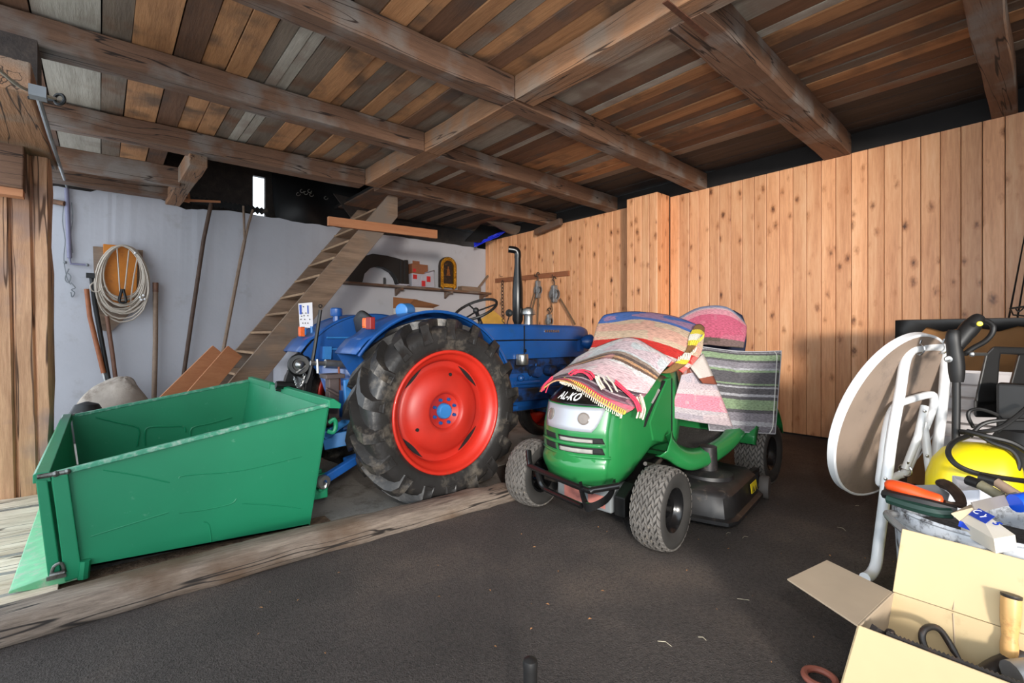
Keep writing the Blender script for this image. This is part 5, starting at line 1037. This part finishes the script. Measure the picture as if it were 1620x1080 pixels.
# ================================================================ folded round table
random.seed(12)
TN = V((-.28,-.96,0)).normalized(); TT = V((.96,-.28,0)).normalized(); TU = (V((0,0,1))+TN*.30).normalized(); N_ = TT.cross(TU); N_ = N_ if N_.dot(TN) > 0 else -N_
C_t = V((3.27,.645,.70)); RT = .475
t = thing('folding_table', 'folded round camping table with white tube legs standing on edge', 'table', (3.1,.65,0))
m = MB(); m.lathe([(0,.0),(RT-.004,.0),(RT,.004),(RT,.040),(RT-.004,.044),(RT-.012,.044),(RT-.014,.040),(RT-.2,.040),(0,.040)], C_t-N_*.044, N_, 72, mi=0)
o = m.build('table_top', [paint('white_enamel', sr(236,236,238), .35, vary=.03, dirt=sr(190,180,172), dirt_amt=.26, dscale=14)], t, smooth=True)
m = MB(); m.lathe([(0,.0),(RT-.013,.0)], C_t-N_*.0032, N_, 72); m.build('underside', paint('hardboard_underside', sr(142,124,110), .7, vary=.08, scale=5, dirt=sr(118,104,94), dirt_amt=.4, dscale=6), o)
TW = paint('white_tube', sr(228,230,232), .3, vary=.03, dirt=sr(200,170,140), dirt_amt=.27, dscale=30); TG = paint('grey_shaded_tube', sr(196,196,196), .35, metal=.2)
m = MB(); m.tube([P(1368,914,d=2.22), P(1378,908,d=2.255), P(1386,892,d=2.275), P(1390,862,d=2.30), P(1398,800,d=2.33), P(1410,700,d=2.39), P(1424,620,d=2.43), P(1431,576,d=2.46), P(1440,556,d=2.49), P(1455,550,d=2.53), P(1478,548,d=2.58), P(1491,552,d=2.61), P(1496,570,d=2.62), P(1491,640,d=2.60), P(1480,730,d=2.56), P(1474,790,d=2.52), P(1470,850,d=2.48)], .0235, n=12, smooth=4); m.build('leg', TW, t, smooth=True)
m = MB(); m.tube([P(1392,764,d=2.46), P(1394,740,d=2.46), P(1402,680,d=2.48), P(1412,648,d=2.50), P(1428,636,d=2.53), P(1470,624,d=2.60), P(1477,630,d=2.61), P(1474,650,d=2.60), P(1452,704,d=2.56), P(1434,744,d=2.53), P(1420,752,d=2.52), P(1402,762,d=2.48)], .019, n=10, smooth=4, closed=True); m.build('leg', TW, t, smooth=True)
m = MB(); m.tube([P(1463,642,d=2.52), P(1452,690,d=2.50), P(1432,742,d=2.50)], .018, n=10); m.build('brace', TW, t, smooth=True)
m = MB(); m.tube([P(1460,668,d=2.55), P(1468,720,d=2.50), P(1475,776,d=2.46), P(1480,830,d=2.44)], .020, n=10); m.build('brace', TW, t, smooth=True)
for (x, y, d) in ((1452,552,2.50),(1489,550,2.58),(1432,744,2.50)):
    m = MB(); c = P(x, y, d=d); m.tube([c+(N_*.0+TU*math.cos(q)+N_*math.sin(q))*.030 for q in (2*math.pi*i/14 for i in range(14))], .004, n=5, closed=True); m.tube([c+TU*.03, c+TU*.05], .006); m.build('clamp', CH, t, smooth=True)
for (x, y, d) in ((1463,650,2.50),(1467,721,2.48),(1401,757,2.33)):
    m = MB(); m.lathe([(0,.006),(.007,.004),(.008,0)], P(x, y, d=d-.012), (-.9,-.4,0), 10); m.build('rivet', ST, t)
# ================================================================ pressure washer
t = thing('pressure_washer', 'yellow and black pressure washer behind the white chipped tub', 'pressure washer', (3.1,.32,0))
YL = paint('washer_yellow', sr(236,212,20), .38, vary=.05, dirt=sr(176,150,30), dirt_amt=.3, dscale=9)
m = MB(); cw = V((3.06,.325,0)); dv = V((-.97,-.22,0)).normalized(); sv = V((.22,-.97,0))
rows = []
for z, a, b, sh in ((.0,.15,.15,0),(.06,.165,.165,0),(.35,.17,.165,0),(.48,.165,.16,0),(.56,.15,.145,.01),(.61,.125,.12,.02),(.645,.08,.085,.03),(.655,.03,.03,.03)):
    rows.append([cw+sv*(a*math.copysign(abs(math.cos(q))**.7, math.cos(q))+sh)+dv*(b*math.copysign(abs(math.sin(q))**.7, math.sin(q))-.0)+V((0,0,z)) for q in (2*math.pi*j/32 for j in range(32))])
m.loft(rows); m.build('yellow_housing', YL, t, smooth=True)
cb_ = P(1606,720,d=2.30)
m = MB(); rows = []
for z, a, b in ((0,.16,.16),(.2,.17,.17),(.45,.165,.15),(.62,.15,.13),(.70,.11,.10),(.72,.02,.02)):
    rows.append([V((cb_.x,cb_.y,0))+sv*(a*math.cos(q)+.05)+dv*b*math.sin(q)+V((0,0,z)) for q in (2*math.pi*j/24 for j in range(24))])
m.loft(rows); m.build('black_housing', BK, t, smooth=True)
m = MB(); f = lambda a, b, d=2.42: P(a, b, d=d)
ou = [f(1542,650),(f(1546,625)),f(1558,575),f(1563,556),f(1572,548),f(1600,548),f(1640,550),f(1640,650)]
inn_ = [f(1570,635),f(1578,600),f(1583,570),f(1588,562),f(1600,563),f(1598,580),f(1592,610),f(1590,640)]
m.prism([f(1542,650),f(1546,622),f(1560,560),f(1572,548),f(1586,548),f(1582,570),f(1580,600),f(1576,640)], (.05,.01,0)); m.prism([f(1572,548),f(1640,550),f(1640,562),f(1582,560)], (.05,.01,0)); m.prism([f(1590,640),f(1612,560),f(1640,560),f(1640,650)], (.05,.01,0)); m.prism([f(1542,632),f(1640,630),f(1640,662),f(1542,660)], (.06,.01,0)); m.build('handle_frame', BK, t, bevel=.008)
m = MB(); m.box(cb_.x-.05, cb_.x+.05, cb_.y-.06, cb_.y+.06, .55, .92); m.build('handle_column', BK, t, bevel=.01)
def hose(pts, r, nm='hose'):
    m = MB(); m.tube([P(a, b, d=c) for a, b, c in pts], r, n=8, smooth=5); m.build(nm, BK, t, smooth=True)
hose([(1530,690,2.20),(1508,700,2.15),(1500,716,2.12),(1512,734,2.08),(1540,747,2.05),(1580,755,2.05),(1630,762,2.06)], .011)
hose([(1520,682,2.28),(1545,686,2.2),(1570,700,2.14),(1600,712,2.1),(1612,730,2.08),(1608,744,2.08),(1590,742,2.1)], .010)
hose([(1535,690,2.24),(1552,672,2.24),(1580,665,2.22),(1630,664,2.2)], .009)
hose([(1540,676,2.3),(1532,660,2.3),(1534,650,2.3),(1550,647,2.3),(1575,655,2.28),(1585,664,2.27)], .008)
hose([(1530,682,2.22),(1560,690,2.16),(1600,700,2.12),(1630,718,2.1)], .012)
hose([(1520,684,2.3),(1560,682,2.22),(1590,672,2.2),(1630,640,2.2)], .010)
t2 = thing('spray_lance', 'black pressure washer spray gun with trigger loop standing upright by the table', 'spray gun', P(1512,690,d=2.33))
g = lambda a, b, d=2.30: P(a, b, d=d)
m = MB(); m.tube([g(1512,700), g(1513,640), g(1513,592)], .016, n=12); m.build('lance', BK, t2, smooth=True)
m = MB(); m.tube([g(1514,604), g(1513,580), g(1511,560), g(1508,535), g(1509,522)], [.024,.028,.031,.032,.032,.032,.031,.030,.030,.030,.028,.025,.020], n=14, smooth=3); m.tube([g(1512,548), g(1525,530), g(1540,512), g(1550,500)], [.030,.031,.034,.035,.038,.038,.035,.031,.027,.02], n=12, smooth=3); m.build('gun_body', BK, t2, smooth=True)
m = MB(); m.tube([g(1526,560), g(1540,550), g(1558,540), g(1569,528), g(1571,516), g(1562,508), g(1552,506)], .012, n=10, smooth=4); m.build('trigger_loop', BK, t2, smooth=True)
m = MB(); m.tube([g(1538,560,2.28), g(1560,560,2.3)], .008).sphere(g(1538,560,2.26), .013, 8).lathe([(0,.012),(.014,.008),(.016,0)], g(1500,568,2.24), (-.9,-.4,0), 12); m.build('coupling', ST, t2, smooth=True)
m = MB(); m.lathe([(0,.004),(.010,.003),(.012,0)], g(1550,512,2.235), (-.9,-.4,0), 12); m.build('yellow_button', YL, t2)
# things stacked behind: tall brown box under a black cloth, crate, black basket, rods
t = thing('tall_brown_box', 'tall brown box under a black cloth against the pine wall behind the table', 'box', (5.1,.5,0))
m = MB(); m.box(4.80, 5.25, -.15, .88, 0, 1.245); m.build('body', paint('box_brown', sr(140,96,52), .8, vary=.1), t)
rows = []
for i in range(13):
    y = -.2+1.15*i/12; d_ = .05+.02*math.sin(i*2.3)+(.10 if i > 10 else 0)
    rows.append([V((4.775, y, 1.245-d_)), V((4.78, y, 1.262)), V((5.0, y, 1.27)), V((5.27, y, 1.262)), V((5.28, y, 1.1))])
m = MB(); m.grid(rows); m.uv = None; m.build('black_cloth', BK, t, smooth=True, solid=.012)
t = thing('slatted_crate', 'white slatted plastic crate standing behind the spray lance', 'crate', (4.0,.35,0))
pc = paint('off_white_plastic', sr(196,190,190), .5, vary=.05)
m = MB(); m.box(4.12, 4.14, .1, .58, 0, .93).box(3.86, 4.12, .1, .12, 0, .93).box(3.86, 4.12, .56, .58, 0, .93); m.build('frame', pc, t)
for k in range(12): m = MB(); m.box(3.85, 3.865, .1, .58, .03+k*.076, .03+k*.076+.062); m.build('slat', pc, t)
m = MB(); rows = []
for i in range(14):
    z = 1.27*i/13
    rows.append([V((4.28+(.15+.008*(k%2))*math.cos(q), -.02+(.21+.01*((k+i)%2))*math.sin(q), z)) for k, q in enumerate(2*math.pi*j/28 for j in range(28))])
m.loft(rows); tag(m.build('wicker_basket', paint('black_wicker', sr(38,35,34), .8, vary=.3, scale=40, bump=.8, bscale=60), smooth=True), 'tall black woven basket at the right picture edge behind the washer', 'basket')
t = thing('wire_rack', 'small dark wire rack lying on the black woven basket', 'rack', (4.28,-.02,1.28))
m = MB(); m.tube([P(1598,488,d=3.05), P(1625,484,d=3.05)], .006); m.tube([P(1598,488,d=3.05), P(1603,498,d=3.0), P(1625,500,d=3.0)], .005); m.tube([P(1606,487,d=3.05), P(1612,493,d=3.03), P(1620,486,d=3.05)], .004, smooth=3); m.build('wire', IR, t)
for i, (a, b, lb) in enumerate((((1585,560),(1622,368),'black thin fishing rod leaning on the pine wall, left of the two'), ((1600,560),(1627,400),'black thin fishing rod leaning on the pine wall, right of the two'))):
    pa, pb = P(*a, d=3.95), P(*b, d=4.12); dr = (pb-pa).normalized(); pa = pa-dr*(pa.z/dr.z)
    m = MB(); m.tube([pa, pa+(pb-pa)*.5, pb], [.010,.008,.005], n=8); tag(m.build('fishing_rod', IR, smooth=True), lb, 'fishing rod', 'rods by the pine wall')
# ================================================================ chipped enamel tub and the tools in it
EN = paint('chipped_enamel', sr(196,200,206), .4, vary=.06, dirt=sr(56,50,48), dirt_amt=.44, dscale=22)
pc_ = V((2.45,.19,0)); PR = .30
t = thing('enamel_tub', 'chipped white enamel tub full of tools behind the open cardboard box', 'tub', (2.45,.19,0))
m = MB(); m.lathe([(0,.0),(.24,0),(.26,.02),(.285,.25),(PR-.005,.42),(PR-.005,.452),(PR+.004,.456),(PR+.004,.495),(PR+.012,.502),(PR+.004,.51),(PR-.006,.502),(PR-.012,.45),(PR-.02,.30),(.25,.03),(0,.03)], pc_, (0,0,1), 64); m.build('body', EN, t, smooth=True)
m = MB(); rr = lambda a, r, z: pc_+V((r*math.cos(math.radians(a)), r*math.sin(math.radians(a)), z))
m.tube([rr(122,PR,.475), rr(124,PR+.035,.480), rr(130,PR+.055,.478), rr(146,PR+.06,.455), rr(158,PR+.05,.43), rr(163,PR+.02,.415), rr(163,PR-.01,.41)], .013, n=8, smooth=4); m.build('handle', ZI, t, smooth=True)
m = MB(); m.lathe([(.0,.0),(.03,.0),(.034,.006),(.028,.012),(0,.012)], rr(166,PR+.0,.41), (-.95,.25,0), 14); m.build('handle_boss', ZI, t, smooth=True)
m = MB(); m.lathe([(0,0),(PR-.03,0)], pc_+V((0,0,.40)), (0,0,1), 32); m.build('dark_rubble', paint('dark_rubble', sr(52,46,42), .8, vary=.5, scale=30, bump=1, bscale=40), t)
OG = paint('saw_orange', sr(236,84,36), .35, vary=.05)
def tool(name, lb, cat, parts, z0=None, grp=None):
    t = thing(name, lb, cat, parts[0][2][0] if isinstance(parts[0][2][0], Vector) else (0,0,0), grp)
    for nm, mat, pts, r in parts:
        m = MB(); m.tube(pts, r, n=8, smooth=4); m.build(nm, mat, t, smooth=True)
    return t
D = lambda a, b, d: P(a, b, d=d)
t = thing('pruning_saw', 'orange handled pruning saw lying across the left rim of the enamel tub', 'saw', D(1410,772,1.86))
m = MB(); m.tube([D(1404,768,1.85), D(1412,768,1.83), D(1435,775,1.78), D(1462,785,1.74), D(1485,791,1.70), D(1492,793,1.69)], [.012,.018,.022,.023,.024,.025,.026,.026,.026,.026,.025,.023,.021,.018,.012,.008], n=10, smooth=3); m.build('handle', OG, t, smooth=True)
m = MB(); m.prism([D(1436,769,1.88), D(1480,768,1.84), D(1502,782,1.80), D(1500,792,1.76), D(1484,789,1.76)], (0,0,.004)); m.build('blade', paint('saw_steel', sr(150,154,158), .35, metal=.5), t)
t = thing('garden_shears', 'dark green handled shears lying under the orange pruning saw', 'shears', D(1430,795,1.80))
m = MB(); m.tube([D(1400,781,1.83), D(1425,787,1.77), D(1470,797,1.70), D(1512,808,1.66)], .018, n=8, smooth=3); m.build('handle', BK, t, smooth=True)
m = MB(); m.tube([D(1406,789,1.80), D(1440,800,1.73), D(1480,810,1.67), D(1505,812,1.65)], .018, n=8, smooth=3); m.build('handle', paint('dark_green_grip', sr(26,54,46), .5), t, smooth=True)
tag(MB().tube([D(1400,772,1.87), D(1410,775,1.86)], .022, n=10).build('cork', paint('brown_cork', sr(100,64,46), .8), smooth=True), 'brown rounded grip end beside the orange saw handle', 'grip')
m = MB(); m.tube([D(1482,763,1.86), D(1500,768,1.82), D(1515,782,1.76), D(1521,797,1.71), D(1508,797,1.70), D(1494,793,1.70)], [.010,.016,.020,.020,.018,.018,.018,.018,.016,.014,.012,.010,.008,.006,.006,.006], n=8, smooth=3)
tag(m.build('sickle', paint('rusty_sickle', sr(60,44,34), .6, metal=.3, vary=.4, scale=30), smooth=True), 'curved rusty sickle lying behind the orange pruning saw', 'sickle')
m = MB(); m.prism([D(1506,770,2.0), D(1552,778,1.95), D(1566,788,1.85), D(1548,796,1.80), D(1520,797,1.82)], (0,0,.05)); tag(m.build('white_box', paint('white_plastic', sr(226,228,238), .4, vary=.02), bevel=.004), 'white plastic case between the tools in the enamel tub', 'case')
OV = paint('olive_grip', sr(116,110,88), .6, vary=.2, scale=30)
for i, (pts, lb) in enumerate((([(1531,759,1.80),(1550,766,1.76),(1585,786,1.70)], 'olive grey tool handle with a dark tip in the tub, left of the pair'), ([(1549,755,1.84),(1575,762,1.80),(1612,785,1.74)], 'brown grey tool handle with a dark tip in the tub, right of the pair'))):
    t = thing('tool_handle', lb, 'handle', D(*pts[1]), 'pair of handles in the tub')
    m = MB(); m.tube([D(*p) for p in pts[1:]], .017, n=10); m.build('shaft', OV if i == 0 else HG, t, smooth=True)
    m = MB(); m.tube([D(*pts[0]), D(*pts[1])], .018, n=10); m.build('tip', BK, t, smooth=True)
m = MB(); m.beam(D(1540,803,1.62), D(1612,786,1.66), .004, .035, up=(.2,.3,1)); tag(m.build('steel_rule', paint('grey_steel_bar', sr(150,142,134), .45, metal=.4)), 'long flat grey steel bar lying across the enamel tub', 'bar')
m = MB(); m.tube([D(1606,796,1.62), D(1630,792,1.62)], .03, n=12); tag(m.build('blue_canister', paint('bright_blue_plastic', sr(24,86,220), .35), smooth=True), 'bright blue plastic piece in the tub at the right picture edge', 'canister')
# printed carton
t = thing('printed_carton', 'torn white and blue printed carton stuck in the enamel tub', 'carton', D(1540,825,1.58))
WC = paint('carton_white', sr(222,214,200), .7, vary=.04); BC = paint('print_blue', sr(26,64,180), .5)
ca, cbb, cc, cd = D(1518,822,1.60), D(1545,803,1.63), D(1606,846,1.48), D(1572,852,1.46)
ux = (cc-cbb).normalized(); uy = (cbb-ca); uy = (uy-ux*uy.dot(ux)).normalized(); un = ux.cross(uy)
m = MB(); m.prism([ca, cbb, cc, cd], -un*.05); m.build('body', WC, t)
lp = lambda s, t_, h=.0012: ca+(cd-ca)*s+(cbb-ca)*t_+un*h
m = MB(); m.prism([lp(.0,.45), lp(.0,1.0), lp(.55,1.0), lp(.55,.45)], un*.001); bl_ = m.build('blue_panel', BC, t)
for s, t_, ch, sz in ((.15,.78,'O',.034),(.36,.72,'Y',.034)):
    text(ch, 'print', WT, sz, lp(s, t_, .003), ux, uy, t, ext=.0004)
text('5', 'print', BC, .030, lp(.74,.72,.0015), ux, uy, t, ext=.0004, bold=.001)
m = MB(); m.prism([D(1505,813,1.60), D(1535,799,1.66), D(1546,802,1.63), D(1518,824,1.59)], (0,0,.003)); m.build('flap', paint('kraft', sr(196,176,146), .85), t)
m = MB(); m.prism([D(1518,824,1.592), D(1546,834,1.555), D(1543,842,1.55), D(1516,832,1.585)], (0,0,.002)); m.build('blue_end', BC, t)
# ================================================================ open cardboard box with old iron tools
CC = paint('beige_cardboard', sr(198,176,136), .85, vary=.04, scale=3, dirt=sr(176,152,116), dirt_amt=.32, dscale=6, bump=.05, bscale=20)
CE_ = paint('cardboard_edge', sr(228,214,184), .9)
CG = paint('greyish_cardboard', sr(168,150,128), .85, vary=.06, scale=6)
t = thing('cardboard_box', 'open beige cardboard box of old iron tools in the foreground right', 'box', (1.85,.05,0))
x0, x1, y0, y1, hh = 1.69, 2.0, .425, -.42, .30
th = .006
def sheet(pts, nv, mat, nm): m = MB(); m.prism(pts, nv); return m.build(nm, mat, t, bevel=.0015, seg=1)
sheet([(x0-.04,y0+.06,0),(x0-.04,y1,0),(x0,y1,hh),(x0,y0,hh)], (th,0,0), CC, 'front_panel')
sheet([(x1,y0+.02,0),(x1,y1,0),(x1,y1,hh),(x1,y0-.02,hh)], (-th,0,0), CC, 'back_panel')
sheet([(x0-.04,y0+.06,0),(x1,y0+.02,0),(x1,y0-.02,hh),(x0,y0,hh)], (0,-th,0), CG, 'side_panel')
sheet([(x0-.04,y0+.05,0),(x1,y0+.02,0),(x1,y1,0),(x0-.04,y1,0)], (0,0,th), CC, 'bottom_panel')
sheet([(x0,y1,0),(x1,y1,0),(x1,y1,hh),(x0,y1,hh)], (0,th,0), CC, 'side_panel')
sheet([V((x0,y0,hh)), V((x1,y0-.02,hh)), P(1308,885,Z=.30), P(1245,915,Z=.295)], (0,0,-th), CG, 'side_flap')
sheet([V((x1,y0-.02,hh)), V((x1,y1,hh)), V((x1+.10,y1,hh+.17)), P(1427,836,X=x1+.07)], (th,0,-.001), CC, 'back_flap')
m = MB(); m.tube([V((x1+.0,y0-.17,hh+.004)), V((x1+.085,y0-.175,hh+.17))], .002, n=4); m.tube([V((x1-.006,y0-.17,hh-.004)), V((x1-.006,y0-.18,.05))], .002, n=4); m.build('crease', CG, t)
IR2 = paint('old_dark_iron', sr(66,62,60), .45, metal=.6, vary=.3, scale=20, dirt=sr(100,66,48), dirt_amt=.38, dscale=20)
# saw blade standing along the front panel
t = thing('saw_blade', 'dark toothed saw blade along the front edge of the cardboard box', 'saw blade', (1.71,.1,.2))
up = []; lo_ = []; n = 120
for i in range(n+1):
    y = .36-.55*i/n; up.append(V((x0+.016, y, .303+(.005 if i % 2 else 0)))); lo_.append(V((x0+.012, y, .24)))
m = MB(); m.prism(up+lo_[::-1], (.002,0,0)); m.build('blade', IR2, t)
m = MB(); m.beam((x0+.015,.39,.30),(x0+.10,.33,.24), .02,.02); m.sphere((x0+.04,.355,.292), .014, 8); tag(m.build('bolt', IR2, smooth=True), 'dark bolt with a round head in the left corner of the cardboard box', 'bolt')
m = MB(); m.tube([D(1476,1062,1.42), D(1468,1036,1.44), D(1459,1012,1.46), D(1461,997,1.47), D(1473,991,1.48), D(1487,996,1.48), D(1500,1014,1.47), D(1512,1034,1.45), D(1523,1048,1.43)], [.0095]*28+[.008,.007,.005,.004,.003], n=10, smooth=4)
tag(m.build('iron_hook', IR2, smooth=True), 'bent iron hook standing up in the cardboard box', 'hook')
t = thing('wood_handle_file', 'turned wooden tool handle with a dark end cap standing in the cardboard box', 'tool', D(1597,1045,1.36))
c = D(1596,1043,1.38); top_ = D(1600,940,1.40); axx = (top_-c); Lh = axx.length
WHD = paint('boxwood_handle', sr(206,160,100), .4, vary=.12, scale=14, dirt=sr(150,104,60), dirt_amt=.4, dscale=12)
m = MB(); m.lathe([(.015,0),(.019,Lh*.08),(.020,Lh*.22),(.017,Lh*.34),(.019,Lh*.45),(.022,Lh*.60),(.023,Lh*.85),(.022,Lh*.95),(.0,Lh*.95)], c, axx, 24); m.build('grip', WHD, t, smooth=True)
m = MB(); m.lathe([(.022,Lh*.95),(.0235,Lh*.96),(.0235,Lh*1.0),(.0,Lh*1.01)], c, axx, 24); m.build('end_cap', IR2, t, smooth=True)
m = MB(); m.lathe([(0,-.16),(.008,-.16),(.010,-.05),(.017,-.04),(.017,.01),(0,.01)], c, axx, 16); m.build('ferrule', IR2, t, smooth=True)
random.seed(15)
for i, (pts, r, lb, mt) in enumerate((([(1536,1086,1.36),(1552,1070,1.37),(1580,1052,1.38),(1635,1030,1.38)], .022, 'thick rusty pipe lying below the wooden tool handle', IR2), ([(1530,1078,1.40),(1556,1068,1.40),(1575,1075,1.38)], .026, 'rough dark iron lump in the bottom right of the cardboard box', IR2), ([(1600,1066,1.32),(1640,1062,1.32)], .034, 'grey steel cylinder at the bottom right corner of the cardboard box', ZI))):
    m = MB(); m.tube([D(*p) for p in pts], r, n=12, smooth=3); tag(m.build(['rusty_pipe','iron_lump','steel_cylinder'][i], mt, smooth=True), lb, ['pipe','iron lump','cylinder'][i])
# ================================================================ small things on the asphalt
m = MB(); c = P(1297,1072,Z=.012); m.tube([c+V((.045*math.cos(q),.045*math.sin(q),0)) for q in (2*math.pi*i/20 for i in range(20))], .011, n=8, closed=True); tag(m.build('iron_ring', paint('reddish_iron', sr(150,86,70), .6, vary=.2), smooth=True), 'small reddish iron ring lying on the asphalt left of the cardboard box', 'ring')
c = P(839,1046,d=1.20); m = MB(); m.lathe([(.017,-c.z),(.0175,-.02),(.019,-.005),(.017,.004),(.008,.009),(0,.01)], c, (0,0,1), 20); tag(m.build('handle_end', BK, smooth=True), 'black rounded handle end sticking up at the bottom picture edge', 'handle')
random.seed(33); LF = paint('dry_leaf', sr(170,120,76), .8, vary=.3, scale=3); m = MB()
for i in range(150):
    x, y = random.uniform(.3, 5.2), random.uniform(-.4, 2.4); s = random.uniform(.003, .010); a = random.uniform(0, 6.3)
    if math.hypot(x, y) < .8: continue
    m.add([V((x+s*math.cos(a), y+s*math.sin(a), .004)), V((x-s*.4*math.sin(a), y+s*.4*math.cos(a), .008)), V((x-s*math.cos(a), y-s*math.sin(a), .004)), V((x+s*.4*math.sin(a), y-s*.4*math.cos(a), .007))], [(0,1,2,3)])
tag(stuff(m.build('wood_chips', LF)), 'tiny dry leaf bits and wood chips strewn over the asphalt', 'debris')
m = MB()
for i in range(14):
    x, y = random.uniform(1.0, 4.0), random.uniform(-.1, 1.6); a = random.uniform(0, 6.3); L = random.uniform(.02,.06)
    m.tube([V((x,y,.004)), V((x+L*.5*math.cos(a), y+L*.5*math.sin(a), .008)), V((x+L*math.cos(a+.3), y+L*math.sin(a+.3), .004))], .0009, n=4)
tag(stuff(m.build('straw', paint('straw', sr(206,196,170), .8))), 'a few pale straw stalks lying on the asphalt', 'straw')
